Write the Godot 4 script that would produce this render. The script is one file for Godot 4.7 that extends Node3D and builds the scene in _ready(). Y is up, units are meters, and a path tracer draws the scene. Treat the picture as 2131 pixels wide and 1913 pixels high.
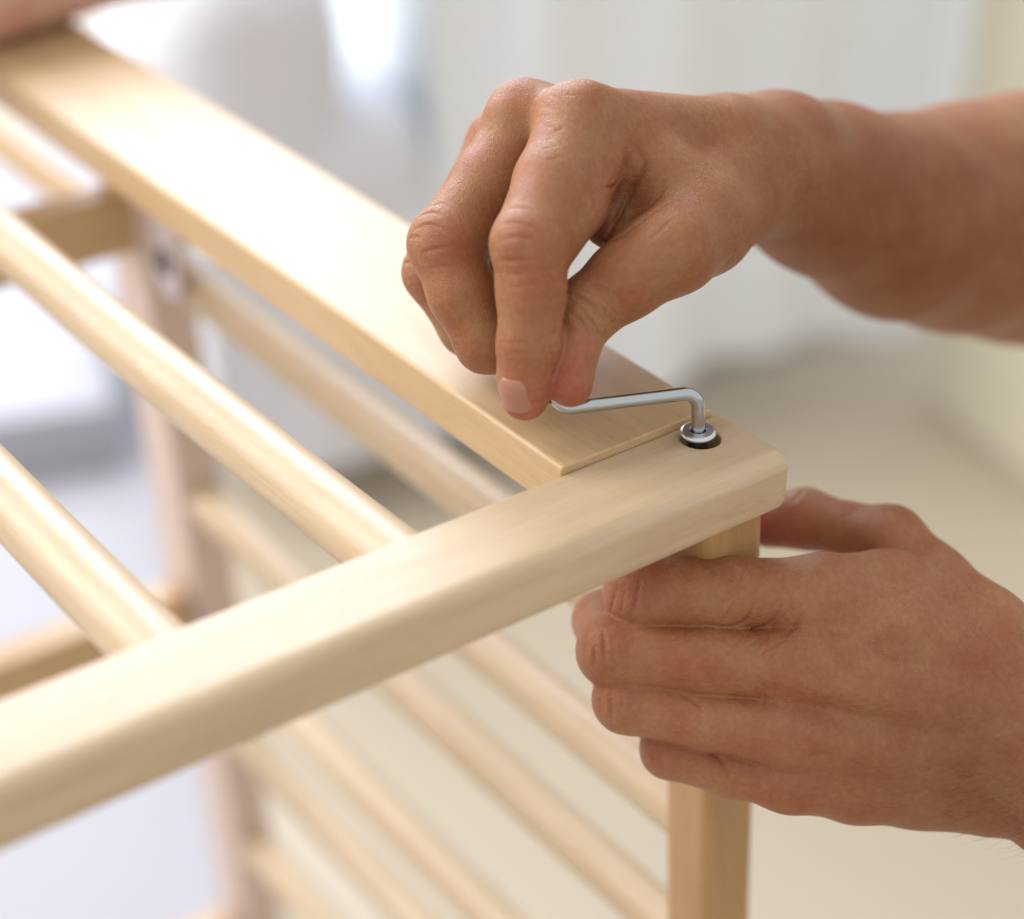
extends Node3D

const TOP := 0.60                       # height of the rail's top face; the bolt hole is at x = 0, z = 0
var wood: StandardMaterial3D
var wood_b: StandardMaterial3D
var wood_c: StandardMaterial3D
var steel: StandardMaterial3D
var skin: StandardMaterial3D
var nail_mat: StandardMaterial3D


func _ready() -> void:
	set_camera_and_light()
	make_materials()
	build_setting()
	build_frame()
	build_key_and_bolt()
	build_people()


func set_camera_and_light() -> void:
	var cam := Camera3D.new()
	cam.name = "camera"
	add_child(cam)
	cam.transform = Transform3D(Basis(Vector3(0.805652, 0.000000, 0.592390), Vector3(0.311407, 0.850683, -0.423514), Vector3(-0.503936, 0.525679, 0.685354)), Vector3(-0.327834, 0.887396, 0.351226))
	cam.fov = 27.56
	cam.near = 0.02
	cam.far = 40.0
	var lens := CameraAttributesPhysical.new()
	lens.frustum_focal_length = 48.9290
	lens.frustum_focus_distance = 0.553
	lens.frustum_near = 0.02
	lens.frustum_far = 40.0
	lens.exposure_aperture = 2.55
	cam.attributes = lens
	cam.current = true

	var env := Environment.new()
	env.background_mode = Environment.BG_COLOR
	env.background_color = Color(0.89, 0.888, 0.888)
	env.tonemap_mode = Environment.TONE_MAPPER_LINEAR
	env.tonemap_exposure = 1.22
	env.sdfgi_enabled = true
	env.ssao_enabled = true
	env.ssil_enabled = true
	var world := WorldEnvironment.new()
	world.name = "world"
	world.environment = env
	add_child(world)

	# two windows, the second added out of view as fill, each a glowing pane in its frame with a light of the same size just in front of it
	make_window("tall bright white window glowing behind the white sofa", Vector3(0.888630, 2.050000, -2.322102), Vector3(-0.326121, -0.351499, 0.877550), 2.75, Color(0.86, 0.92, 1.0))
	make_window("added fill light built as a window, out of view to the left of the wooden frame", Vector3(-1.341272, 2.000000, -1.868419), Vector3(0.538457, -0.523038, 0.660678), 2.2, Color(1.0, 0.99, 0.975))


func make_window(label: String, at: Vector3, aim: Vector3, energy: float, tone: Color) -> void:
	var window := thing("window", label, "window", at)
	window.basis = Basis.looking_at(aim, Vector3.UP)
	var glow := StandardMaterial3D.new()
	glow.albedo_color = Color(0.9, 0.92, 0.95)
	glow.emission_enabled = true
	glow.emission = Color(0.95, 0.97, 1.0)
	glow.emission_energy_multiplier = 1.5
	var white := plain(Color(0.86, 0.86, 0.85), 0.5)
	for i in 2:
		for j in 2:
			var o := part("pane", box_mesh(Vector3(0.57, 0.91, 0.01)), glow, window)
			o.position = Vector3(-0.30 + 0.60 * i, -0.47 + 0.94 * j, 0.03)
	for s in [-1, 0, 1]:
		var bar_v := part("window_bar", box_mesh(Vector3(0.04, 1.94, 0.05)), white, window)
		bar_v.position = Vector3(s * 0.61, 0, 0.045)
		for x in [-0.305, 0.305]:
			var bar_h := part("window_bar", box_mesh(Vector3(0.56, 0.04, 0.05)), white, window)
			bar_h.position = Vector3(x, s * 0.95, 0.046)
	var light := AreaLight3D.new()
	light.name = "window_light"
	light.area_size = Vector2(1.2, 1.9)
	light.area_normalize_energy = false
	light.light_energy = energy
	light.light_color = tone
	light.shadow_enabled = true
	light.area_range = 8.0
	add_child(light, true)
	light.transform = window.transform.translated_local(Vector3(0, 0, -0.02))


# ------------------------------------------------------------------ helpers
func numbered(called: String) -> String:
	if not has_node(called):
		return called
	var n := 1
	while has_node("%s_%03d" % [called, n]):
		n += 1
	return "%s_%03d" % [called, n]


func thing(called: String, label: String, category: String, at := Vector3.ZERO, group := "") -> Node3D:
	var o := Node3D.new()
	o.name = numbered(called)
	add_child(o, true)
	o.position = at
	o.set_meta("label", label)
	o.set_meta("category", category)
	if group:
		o.set_meta("group", group)
	return o


func part(called: String, m: Mesh, mat: Material, parent: Node3D) -> MeshInstance3D:
	var o := MeshInstance3D.new()
	var n := 0
	var want := called
	while parent.has_node(want):
		n += 1
		want = "%s_%03d" % [called, n]
	o.name = want
	o.mesh = m
	o.material_override = mat
	parent.add_child(o, true)
	return o


func structure(called: String, m: Mesh, mat: Material, label := "") -> MeshInstance3D:
	var o := part(called, m, mat, self)
	o.set_meta("kind", "structure")
	if label:
		o.set_meta("label", label)
	return o


func plain(c: Color, rough := 0.8, metal := 0.0) -> StandardMaterial3D:
	var m := StandardMaterial3D.new()
	m.albedo_color = c
	m.roughness = rough
	m.metallic = metal
	return m


func box_mesh(size: Vector3) -> Mesh:
	var b := BoxMesh.new()
	b.size = size
	return b


func tris(v: PackedVector3Array, n: PackedVector3Array, uv: PackedVector2Array, idx: PackedInt32Array, c := PackedColorArray()) -> ArrayMesh:
	var a := []
	a.resize(Mesh.ARRAY_MAX)
	a[Mesh.ARRAY_VERTEX] = v
	a[Mesh.ARRAY_NORMAL] = n
	if uv.size():
		a[Mesh.ARRAY_TEX_UV] = uv
	if c.size():
		a[Mesh.ARRAY_COLOR] = c
	a[Mesh.ARRAY_INDEX] = idx
	var m := ArrayMesh.new()
	m.add_surface_from_arrays(Mesh.PRIMITIVE_TRIANGLES, a)
	return m


# a rounded rectangle, centred: [points, normals]; radii for the corners (+,+), (-,+), (-,-), (+,-)
func round_rect(w: float, h: float, radii: Array, seg := 6) -> Array:
	var pts := PackedVector2Array()
	var nrm := PackedVector2Array()
	var sx := [1, -1, -1, 1]
	var sy := [1, 1, -1, -1]
	for k in 4:
		var r: float = radii[k]
		var c := Vector2(sx[k] * (w / 2 - r), sy[k] * (h / 2 - r))
		for i in seg + 1:
			var a := (k + float(i) / seg) * PI / 2
			var d := Vector2(cos(a), sin(a))
			pts.append(c + d * r)
			nrm.append(d)
	return [pts, nrm]


# sweeps a section along frames; each frame is [origin, axis for section x, axis for section y, inset, distance]
func sweep(section: Array, frames: Array, u0 := 0.0, skip := {}) -> ArrayMesh:
	var pts: PackedVector2Array = section[0]
	var nrm: PackedVector2Array = section[1]
	var n := pts.size()
	var v := PackedVector3Array()
	var nn := PackedVector3Array()
	var uv := PackedVector2Array()
	var idx := PackedInt32Array()
	var least := pts[0]
	var most := pts[0]
	for p in pts:
		least = least.min(p)
		most = most.max(p)
	var mid := (least + most) / 2
	var half := (most - least) / 2
	for f in frames.size():
		var fr: Array = frames[f]
		var o: Vector3 = fr[0]
		var ax: Vector3 = fr[1]
		var ay: Vector3 = fr[2]
		var along: Vector3 = fr[5] if fr.size() > 5 else Vector3.ZERO
		var around := 0.0
		for i in n + 1:
			var q := i % n
			if i > 0:
				around += pts[q].distance_to(pts[i - 1])
			var p := mid + (pts[q] - mid) * (Vector2.ONE - Vector2(fr[3] / half.x, fr[3] / half.y))
			v.append(o + ax * p.x + ay * p.y)
			nn.append((ax * nrm[q].x + ay * nrm[q].y + along).normalized())
			uv.append(Vector2(float(fr[4]) / 0.4 + u0, around / 0.1 + u0 * 1.7))
		if f > 0:
			for i in n:
				if skip.has(Vector2i(f, i)):
					continue
				var a := (f - 1) * (n + 1) + i
				var b := f * (n + 1) + i
				idx.append_array([a, b, a + 1, b, b + 1, a + 1])
	for e in [0, frames.size() - 1]:                       # flat caps
		var fr: Array = frames[e]
		var out: Vector3 = (frames[0][0] - frames[1][0] if e == 0 else frames[e][0] - frames[e - 1][0])
		out = Vector3(fr[1]).cross(fr[2]) if out.length() < 1e-9 else out
		out = out.normalized()
		var base := v.size()
		v.append(fr[0] + Vector3(fr[1]) * mid.x + Vector3(fr[2]) * mid.y)
		nn.append(out)
		uv.append(Vector2(u0, u0))
		for i in n:
			v.append(v[e * (n + 1) + i])
			nn.append(out)
			uv.append(Vector2(u0 + pts[i].x / 0.1, u0 + pts[i].y / 0.1))
		for i in n:
			idx.append_array([base, base + 1 + i, base + 1 + (i + 1) % n] if e == 0 else [base, base + 1 + (i + 1) % n, base + 1 + i])
	return tris(v, nn, uv, idx)


# a straight bar from a to b with rounded ends; section x runs along `side`
func bar(section: Array, a: Vector3, b: Vector3, side: Vector3, end_round := 0.002, u0 := 0.0, stations := []) -> ArrayMesh:
	var d := (b - a).normalized()
	var l := a.distance_to(b)
	side = (side - d * side.dot(d)).normalized()
	var up := d.cross(side)
	var frames := []
	for i in 6:
		var t := float(5 - i) / 5 * PI / 2
		frames.append([a + d * end_round * (1 - sin(t)), side, up, end_round * (1 - cos(t)), 0.0, -d * tan(minf(t, 1.45))])
	for s in stations:
		frames.append([a + d * s, side, up, 0.0, s])
	for i in 6:
		var t := float(i) / 5 * PI / 2
		frames.append([b - d * end_round * (1 - sin(t)), side, up, end_round * (1 - cos(t)), l, d * tan(minf(t, 1.45))])
	return sweep(section, frames, u0)


# a round rod along points; radius may taper at the ends
func rod(points: PackedVector3Array, r: float, u0 := 0.0, sides := 28, hexed := 0.0) -> ArrayMesh:
	var pts := PackedVector2Array()
	var nrm := PackedVector2Array()
	for i in sides:
		var a := TAU * i / sides
		var d := Vector2(cos(a), sin(a))
		pts.append(d * r * (1.0 + hexed * cos(6 * a)))
		nrm.append(d)
	var frames := []
	var t0 := (points[1] - points[0]).normalized()
	var side := t0.cross(Vector3.UP)
	if side.length() < 0.1:
		side = t0.cross(Vector3.RIGHT)
	side = side.normalized()
	var dist := 0.0
	for i in points.size():
		var t := (points[mini(i + 1, points.size() - 1)] - points[maxi(i - 1, 0)]).normalized()
		side = (side - t * side.dot(t)).normalized()
		if i > 0:
			dist += points[i].distance_to(points[i - 1])
		frames.append([points[i], side, t.cross(side), 0.0, dist])
	return sweep([pts, nrm], frames, u0)


# turned about an axis: profile of (radius, height)
func lathe(profile: PackedVector2Array, sides := 48) -> ArrayMesh:
	var st := SurfaceTool.new()
	st.begin(Mesh.PRIMITIVE_TRIANGLES)
	for i in profile.size() - 1:
		var p := profile[i]
		var q := profile[i + 1]
		var d := (q - p).normalized()
		var nr := Vector2(d.y, -d.x)
		for k in sides:
			var a0 := TAU * k / sides
			var a1 := TAU * (k + 1) / sides
			var c0 := Vector3(cos(a0), 0, sin(a0))
			var c1 := Vector3(cos(a1), 0, sin(a1))
			var quad := [[c0, p], [c1, p], [c1, q], [c0, p], [c1, q], [c0, q]]
			for e in quad:
				st.set_normal((e[0] * nr.x + Vector3.UP * nr.y).normalized())
				st.set_uv(Vector2(e[1].x, e[1].y) * 10)
				st.add_vertex(e[0] * e[1].x + Vector3.UP * e[1].y)
	return st.commit()


# ------------------------------------------------------------------ materials
func wood_texture(seed_: int, light: Color, dark: Color) -> ImageTexture:
	var w := 1024
	var h := 512
	var im := Image.create(w, h, false, Image.FORMAT_RGB8)
	var n1 := FastNoiseLite.new()
	n1.seed = seed_
	n1.noise_type = FastNoiseLite.TYPE_SIMPLEX_SMOOTH
	n1.frequency = 1.0
	n1.fractal_octaves = 2
	var n2 := FastNoiseLite.new()
	n2.seed = seed_ + 7
	n2.frequency = 1.0
	n2.fractal_octaves = 1
	for y in h:
		for x in w:
			var fx := x / float(w)
			var fy := y / float(h)
			# periodic along both sides: the sample goes round a torus-like path
			var cx := Vector2(cos(fx * TAU), sin(fx * TAU))
			var wob := n1.get_noise_3d(cx.x * 0.8, cx.y * 0.8, fy * 3.0)
			var broad := n1.get_noise_3d(cx.x * 0.5 + 9.0, cx.y * 0.5, fy * 9.0 + wob * 0.6)
			var fine := n2.get_noise_3d(cx.x * 2.2, cx.y * 2.2 + 5.0, fy * 95.0 + wob * 2.0)
			var fleck := n2.get_noise_3d(cx.x * 9.0, cx.y * 9.0, fy * 150.0)
			var t := 0.42 + broad * 0.36 + fine * 0.19
			t += 0.42 * maxf(fleck - 0.42, 0.0) * 2.0
			im.set_pixel(x, y, light.lerp(dark, clampf(t, 0.0, 1.0)))
	return ImageTexture.create_from_image(im)


func make_materials() -> void:
	wood = StandardMaterial3D.new()
	wood.albedo_texture = wood_texture(3, Color(0.800, 0.712, 0.590), Color(0.715, 0.610, 0.475))
	wood.roughness = 0.45
	wood.metallic_specular = 0.5
	wood_b = wood.duplicate()
	wood_b.uv1_offset = Vector3(0.37, 0.21, 0)
	wood_b.albedo_color = Color(1.0, 0.955, 0.88)
	wood_c = wood.duplicate()
	wood_c.uv1_offset = Vector3(0.11, 0.63, 0)
	wood_c.albedo_color = Color(0.91, 0.81, 0.67)  # post: darker orange piece, with shade from hand and rail mixed into the colour
	steel = plain(Color(0.70, 0.72, 0.73), 0.17, 1.0)

	# skin: fine criss-cross lines as relief, soft mottling as colour over the vertex colours
	var cells := FastNoiseLite.new()
	cells.seed = 11
	cells.noise_type = FastNoiseLite.TYPE_CELLULAR
	cells.cellular_distance_function = FastNoiseLite.DISTANCE_EUCLIDEAN
	cells.cellular_return_type = FastNoiseLite.RETURN_DISTANCE2_SUB
	cells.frequency = 0.045
	cells.fractal_type = FastNoiseLite.FRACTAL_NONE
	cells.domain_warp_enabled = true
	cells.domain_warp_amplitude = 12.0
	cells.domain_warp_frequency = 0.02
	var relief := NoiseTexture2D.new()
	relief.width = 1024
	relief.height = 1024
	relief.seamless = true
	relief.noise = cells
	var mot := FastNoiseLite.new()
	mot.seed = 5
	mot.frequency = 0.012
	mot.fractal_octaves = 5
	mot.fractal_gain = 0.6
	var ramp := Gradient.new()
	ramp.set_color(0, Color(0.86, 0.78, 0.74))
	ramp.set_color(1, Color(1.0, 1.0, 1.0))
	var mottle := NoiseTexture2D.new()
	mottle.width = 1024
	mottle.height = 1024
	mottle.seamless = true
	mottle.noise = mot
	mottle.color_ramp = ramp
	skin = StandardMaterial3D.new()
	skin.vertex_color_use_as_albedo = true
	skin.albedo_texture = mottle
	skin.roughness = 0.43
	skin.metallic_specular = 0.38
	skin.subsurf_scatter_enabled = true
	skin.subsurf_scatter_strength = 0.03
	skin.heightmap_enabled = true
	skin.heightmap_texture = relief
	skin.heightmap_scale = 0.028
	skin.uv1_triplanar = true
	skin.uv1_scale = Vector3.ONE / 0.030
	nail_mat = plain(Color(0.655, 0.455, 0.38), 0.33)
	nail_mat.subsurf_scatter_enabled = true
	nail_mat.subsurf_scatter_strength = 0.1


# ------------------------------------------------------------------ setting
func build_setting() -> void:
	var floor_mat := plain(Color(0.755, 0.708, 0.63), 0.55)
	var pm := PlaneMesh.new()
	pm.size = Vector2(12, 12)
	structure("floor", pm, floor_mat)

	# slipcovered sofa: its front runs along a line on the floor
	var a := Vector3(0.451190, 0.000000, -0.808843)
	var b := Vector3(0.993897, 0.000000, -0.700011)
	var d := (b - a).normalized()
	var back := Vector3(d.z, 0, -d.x)
	var l := a.distance_to(b)
	var sofa := thing("sofa", "large white slipcovered sofa with a folded skirt, behind the turning hand", "sofa", a)
	var cloth := plain(Color(0.935, 0.955, 0.975), 0.9)
	part("skirt", draped(d * l, back, 0.88, 0.10, 0.45), cloth, sofa)
	part("body", bar(round_rect(0.62, 0.72, [0.06, 0.06, 0.06, 0.06]), Vector3(0, 0.50, 0) + back * 0.40, d * l + Vector3(0, 0.50, 0) + back * 0.40, back, 0.04), cloth, sofa)

	# armchair at the left, in front of the window
	var c := Vector3(0.283822, 0.000000, -0.826788)
	var grey := plain(Color(0.85, 0.855, 0.875), 0.9)
	var chair := thing("armchair", "pale grey armchair with a rounded back, in front of the bright window", "armchair", c)
	var low := part("skirt", draped(d * 0.20, back, 0.22, 0.02, 0.0), grey, chair)
	low.position = d * -0.03
	part("seat", bar(round_rect(0.40, 0.30, [0.07, 0.07, 0.03, 0.03]), back * 0.21 + Vector3(0, 0.20, 0) - d * 0.03, back * 0.21 + d * 0.175 + Vector3(0, 0.20, 0), back, 0.04), grey, chair)
	part("backrest", bar(round_rect(0.14, 0.34, [0.06, 0.06, 0.03, 0.03]), back * 0.09 + Vector3(0, 0.312, 0) - d * 0.05, back * 0.09 + d * 0.115 + Vector3(0, 0.312, 0), back, 0.07), grey, chair)

	# an added thin sheet that tones down the over-bright floor under the frame
	var fa := Vector3(0.062667, 0.000000, -0.444270)
	var fb := Vector3(0.447354, 0.000000, -1.346272)
	var fd := (fb - fa).normalized()
	var left := Vector3(fd.z, 0, -fd.x)
	var sheet := thing("added_sheet", "thin grey sheet added to tone down the window-lit floor at the lower left", "added sheet", fa)
	part("sheet", bar(round_rect(1.1, 0.004, [0.001, 0.001, 0.001, 0.001]), left * 0.55 + Vector3(0, 0.0062, 0) - fd * 0.5, fb - fa + fd * 0.4 + left * 0.55 + Vector3(0, 0.0062, 0), left, 0.001), plain(Color(0.68, 0.675, 0.695), 0.85), sheet)
	var crate := thing("box", "low white box lying on the floor at the left, seen between the rods", "box", Vector3(0.140848, 0.000000, -1.023375))
	var run := Vector3(0.230473, 0.000000, -0.991920) - crate.position
	var deep := Vector3(run.z, 0, -run.x).normalized()
	part("side", bar(round_rect(0.34, 0.062, [0.004, 0.004, 0.004, 0.004]), Vector3(0, 0.0405, 0) + deep * 0.17 - run * 0.6, run + Vector3(0, 0.0405, 0) + deep * 0.17, deep, 0.003), plain(Color(0.68, 0.675, 0.70), 0.7), crate)

	# pale cabinet at the right
	var wall_mat := plain(Color(0.83, 0.81, 0.73), 0.7)
	var wa := Vector3(0.903020, 0.000000, -0.651304)
	var wb := Vector3(0.822452, 0.000000, -0.322096)
	var cab := thing("cabinet", "pale beige cabinet side standing at the right behind the forearm", "cabinet", wa)
	part("side_panel", bar(round_rect(0.9, 0.02, [0.004, 0.004, 0.004, 0.004]), Vector3(0, 0.46, 0), wb - wa + Vector3(0, 0.46, 0), Vector3.UP, 0.002), wall_mat, cab)


# a hanging sheet of cloth along `run`, folded over its first stretch and rolled back at the top
func draped(run: Vector3, back: Vector3, height: float, roll: float, folded: float) -> ArrayMesh:
	var v := PackedVector3Array()
	var idx := PackedInt32Array()
	var nu := 200
	var nv := 16
	var l := run.length()
	for j in nv + 1:
		for i in nu + 1:
			var x := l * i / nu
			var t := float(j) / nv
			var soft := clampf(1.0 - (x - folded) / 0.15, 0.0, 1.0)
			var fold := (sin(x * 52.0) * 0.012 + sin(x * 21.0 + 1.0) * 0.014) * soft
			var over := roll * (1.0 - sqrt(maxf(0.0, 1.0 - pow(maxf(t - 0.8, 0.0) / 0.2, 2.0))))
			v.append(run * (float(i) / nu) + back * (fold + over) + Vector3.UP * (0.055 + t * height))
	for j in nv:
		for i in nu:
			var p := j * (nu + 1) + i
			idx.append_array([p, p + nu + 1, p + 1, p + 1, p + nu + 1, p + nu + 2])
	return smooth(v, idx)


func smooth(v: PackedVector3Array, idx: PackedInt32Array) -> ArrayMesh:
	var n := PackedVector3Array()
	n.resize(v.size())
	for i in range(0, idx.size(), 3):
		var c := (v[idx[i + 2]] - v[idx[i]]).cross(v[idx[i + 1]] - v[idx[i]])
		for k in 3:
			n[idx[i + k]] += c
	for i in n.size():
		n[i] = n[i].normalized()
	return tris(v, n, PackedVector2Array(), idx)


# ------------------------------------------------------------------ the wooden frame
func mm(x: float, y: float, z: float) -> Vector3:
	return Vector3(x * 0.001, TOP + y * 0.001, z * 0.001)


func lean(y: float) -> float:
	return -0.06 * y


func build_frame() -> void:
	var frame := thing("wooden_frame", "pale birch furniture frame with round rods, being bolted together at its corner post", "furniture frame", Vector3.ZERO)
	part("rail", make_rail(), wood, frame)
	# wide board, its top 2.5 mm above the rail
	part("board", bar(round_rect(0.058, 0.017, [0.0018, 0.0018, 0.0018, 0.0018]), mm(-17, -6, -8.2), mm(-17, -6, -900), Vector3.RIGHT, 0.0006, 0.13), wood_b, frame)
	var sheen_wood := plain(Color(0.80, 0.705, 0.64), 0.4)  # far leg: reflection of the pale floor put into its colour
	# corner post and far leg, both splayed a little
	var post_sec := round_rect(0.0230, 0.0225, [0.0045, 0.0045, 0.0045, 0.0045])
	part("post", bar(post_sec, mm(lean(-18) + 2.0, -18, 4), mm(lean(-590) + 2.0, -590, 4), Vector3.RIGHT, 0.001, 0.4), wood_c, frame)
	part("leg", bar(round_rect(0.0240, 0.0400, [0.005, 0.005, 0.005, 0.005]), mm(0.8, -14.0, -382.7), mm(35.4, -590.0, -405.8), Vector3.RIGHT, 0.001, 0.7), sheen_wood, frame)
	# rods that run into the rail
	for s in [[-100.5, -10.0, 0.0], [-173.0, -10.0, 0.31]]:
		part("rod", rod(bowed(mm(s[0], s[1], -6), mm(s[0], s[1], -420), 0.004), 0.0101, s[2]), wood, frame)
	# rods between the post and the leg
	part("rod", rod(bowed(mm(5.2, -87.0, -4), mm(5.2, -87.0, -379.6), 0.002), 0.0096, 0.00), wood, frame)
	part("rod", rod(bowed(mm(9.5, -158.0, -4), mm(9.5, -158.0, -382.5), 0.002), 0.0096, 0.15), wood, frame)
	part("rod", rod(bowed(mm(13.3, -221.0, -4), mm(13.3, -221.0, -385.0), 0.002), 0.0096, 0.40), wood, frame)
	part("rod", rod(bowed(mm(19.0, -317.0, -4), mm(19.0, -317.0, -388.8), 0.002), 0.0096, 0.55), wood, frame)
	part("rod", rod(bowed(mm(22.7, -378.0, -4), mm(22.7, -378.0, -391.3), 0.002), 0.0096, 0.70), wood, frame)
	part("rod", rod(bowed(mm(28.1, -468.0, -4), mm(28.1, -468.0, -394.9), 0.002), 0.0096, 0.90), wood, frame)
	# rails of the far end, parallel to the near rail
	part("cross_rail", bar(round_rect(0.020, 0.0285, [0.003, 0.003, 0.003, 0.003]), mm(-5.3, -65.0, -380.6), mm(-560.0, -65.0, -380.6), Vector3.BACK, 0.001, 0.2), wood_b, frame)
	part("cross_rail", bar(round_rect(0.020, 0.030, [0.003, 0.003, 0.003, 0.003]), mm(2.0, -293.9, -389.0), mm(-560.0, -293.9, -389.0), Vector3.BACK, 0.001, 0.5), wood_b, frame)
	part("cross_rail", bar(round_rect(0.020, 0.030, [0.003, 0.003, 0.003, 0.003]), mm(14.0, -544.2, -398.2), mm(-560.0, -544.2, -398.2), Vector3.BACK, 0.001, 0.9), wood_b, frame)
	# the second bay, and a pale bracket on the far leg
	part("rod", rod(bowed(mm(5, -87, -402), mm(5, -87, -860), 0.002), 0.0096, 0.33), wood_b, frame)
	part("bracket", bar(round_rect(0.024, 0.044, [0.011, 0.011, 0.011, 0.011]), mm(-6.4, -73.0, -343.3) + Vector3(0.001, 0.004, 0), mm(-6.4, -73.0, -343.3) + Vector3(-0.0012, 0.004, 0), Vector3.BACK, 0.0008), plain(Color(0.86, 0.80, 0.82), 0.4), frame)
	var nut := part("bolt", lathe(PackedVector2Array([Vector2(0, 0.003), Vector2(0.005, 0.003), Vector2(0.0068, 0.002), Vector2(0.0072, 0)]), 24), plain(Color(0.20, 0.22, 0.20), 0.5), frame)
	nut.transform = Transform3D(Basis(Vector3.BACK, PI / 2), mm(-6.4, -73.0, -343.3))


func bowed(a: Vector3, b: Vector3, sag: float, n := 24) -> PackedVector3Array:
	var out := PackedVector3Array()
	for i in n + 1:
		var t := float(i) / n
		out.append(a.lerp(b, t) + Vector3.DOWN * sag * 4.0 * t * (1.0 - t))
	return out


# the rail: 31 x 20 mm, its front top edge well rounded, with a round counterbored hole
func make_rail() -> ArrayMesh:
	var z0 := -0.008
	var z1 := 0.0228
	var hole := 0.0060
	# section in (z, y), going round: back bottom, back top, the flat with a gap for the hole, front top round, front bottom round
	var pts := PackedVector2Array()
	var nrm := PackedVector2Array()
	var corner := func(c: Vector2, r: float, a0: float, a1: float, seg: int) -> void:
		for i in seg + 1:
			var a := lerpf(a0, a1, float(i) / seg)
			pts.append(c + Vector2(cos(a), sin(a)) * r)
			nrm.append(Vector2(cos(a), sin(a)))
	corner.call(Vector2(z0 + 0.003, -0.017), 0.003, -PI / 2, -PI, 6)
	corner.call(Vector2(z0 + 0.0008, -0.0008), 0.0008, PI, PI / 2, 5)
	var flat_a := pts.size()
	pts.append(Vector2(-hole - 0.0006, 0))
	nrm.append(Vector2(0, 1))
	pts.append(Vector2(hole + 0.0006, 0))
	nrm.append(Vector2(0, 1))
	# the broad rounding runs from the flat down the front
	for i in 13:
		var a := lerpf(PI / 2, 0.0, i / 12.0)
		pts.append(Vector2(z1 - 0.0062 + cos(a) * 0.0062, -0.0052 + sin(a) * 0.0052))
		nrm.append(Vector2(cos(a) / 0.0062, sin(a) / 0.0052).normalized())
	corner.call(Vector2(z1 - 0.005, -0.015), 0.005, 0.0, -PI / 2, 8)
	var x0 := -0.62
	var x1 := 0.0170
	var r := 0.0044
	var frames := []
	var xs := [x0, -hole - 0.0006, hole + 0.0006, x1 - r]
	for x in xs:
		frames.append([Vector3(x, TOP, 0), Vector3.BACK, Vector3.UP, 0.0, x])
	for i in range(1, 9):
		var t := i / 8.0 * PI / 2
		frames.append([Vector3(x1 - r + r * sin(t), TOP, 0), Vector3.BACK, Vector3.UP, r * (1 - cos(t)), x1, Vector3.RIGHT * tan(minf(t, 1.45))])
	var skip := {Vector2i(2, flat_a): true}
	var body := sweep([pts, nrm], frames, 0.0, skip)
	# the plate round the hole, its rim and its wall
	var st := SurfaceTool.new()
	st.begin(Mesh.PRIMITIVE_TRIANGLES)
	var s := hole + 0.0006
	var n := 64
	var ring := func(a: float, rad: float, y: float) -> Vector3:
		return Vector3(cos(a) * rad, TOP + y, sin(a) * rad)
	var square := func(a: float) -> Vector3:
		var c := cos(a)
		var q := sin(a)
		var k := s / maxf(absf(c), absf(q))
		return Vector3(c * k, TOP, q * k)
	var quad := func(p: Array, nr: Array) -> void:
		for k in [0, 1, 2, 0, 2, 3]:
			var w: Vector3 = p[k]
			st.set_normal(nr[k])
			st.set_uv(Vector2(w.x / 0.4, (w.z + 0.0305) / 0.1))
			st.add_vertex(w)
	for i in n:
		var a0 := TAU * i / n
		var a1 := TAU * (i + 1) / n
		var i0 := Vector3(-cos(a0), 0, -sin(a0))
		var i1 := Vector3(-cos(a1), 0, -sin(a1))
		quad.call([square.call(a0), square.call(a1), ring.call(a1, hole + 0.0005, 0.0), ring.call(a0, hole + 0.0005, 0.0)], [Vector3.UP, Vector3.UP, Vector3.UP, Vector3.UP])
		quad.call([ring.call(a0, hole + 0.0005, 0.0), ring.call(a1, hole + 0.0005, 0.0), ring.call(a1, hole, -0.0009), ring.call(a0, hole, -0.0009)], [Vector3.UP, Vector3.UP, i1, i0])
		quad.call([ring.call(a0, hole, -0.0009), ring.call(a1, hole, -0.0009), ring.call(a1, hole, -0.012), ring.call(a0, hole, -0.012)], [i0, i1, i1, i0])
		quad.call([ring.call(a0, hole, -0.012), ring.call(a1, hole, -0.012), ring.call(a1, 0.001, -0.012), ring.call(a0, 0.001, -0.012)], [Vector3.UP, Vector3.UP, Vector3.UP, Vector3.UP])
	var out := SurfaceTool.new()
	out.append_from(body, 0, Transform3D())
	st.index()
	out.append_from(st.commit(), 0, Transform3D())
	return out.commit()


func build_key_and_bolt() -> void:
	var tilt := Basis(Vector3.BACK, 0.03) * Basis(Vector3.RIGHT, 0.02)
	var bolt := thing("bolt", "shiny flat headed bolt standing proud of its hole in the rail", "bolt", mm(-1.1, 2.0, 0))
	bolt.basis = tilt
	var head := PackedVector2Array([Vector2(0.0022, -0.0006), Vector2(0.0023, 0.0012), Vector2(0.0026, 0.0015), Vector2(0.0046, 0.00135), Vector2(0.00515, 0.0011), Vector2(0.0054, 0.0006), Vector2(0.0053, 0.0001), Vector2(0.0048, -0.0003), Vector2(0.003, -0.0006)])
	head.reverse()
	part("head", lathe(head, 64), plain(Color(0.82, 0.83, 0.86), 0.36, 1.0), bolt)
	var shank := rod(PackedVector3Array([Vector3(0, -0.0002, 0), Vector3(0, -0.022, 0)]), 0.003, 0.0, 24)
	part("shank", shank, plain(Color(0.5, 0.5, 0.5), 0.35, 1.0), bolt)

	var key := thing("hex_key", "bent steel hex key held between finger and thumb, its short end in the bolt", "hex key", mm(-1.1, 2.0, 0))
	var way := [Vector3(0, -0.0002, 0), Vector3(-0.000588, 0.0142, -0.000329), Vector3(-0.040487, 0.0135, -0.018304), Vector3(-0.036637, 0.0275, -0.02354)]
	part("shaft", rod(rounded_path(way, 0.0052), 0.00203, 0.0, 36, 0.02), steel, key)


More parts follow.
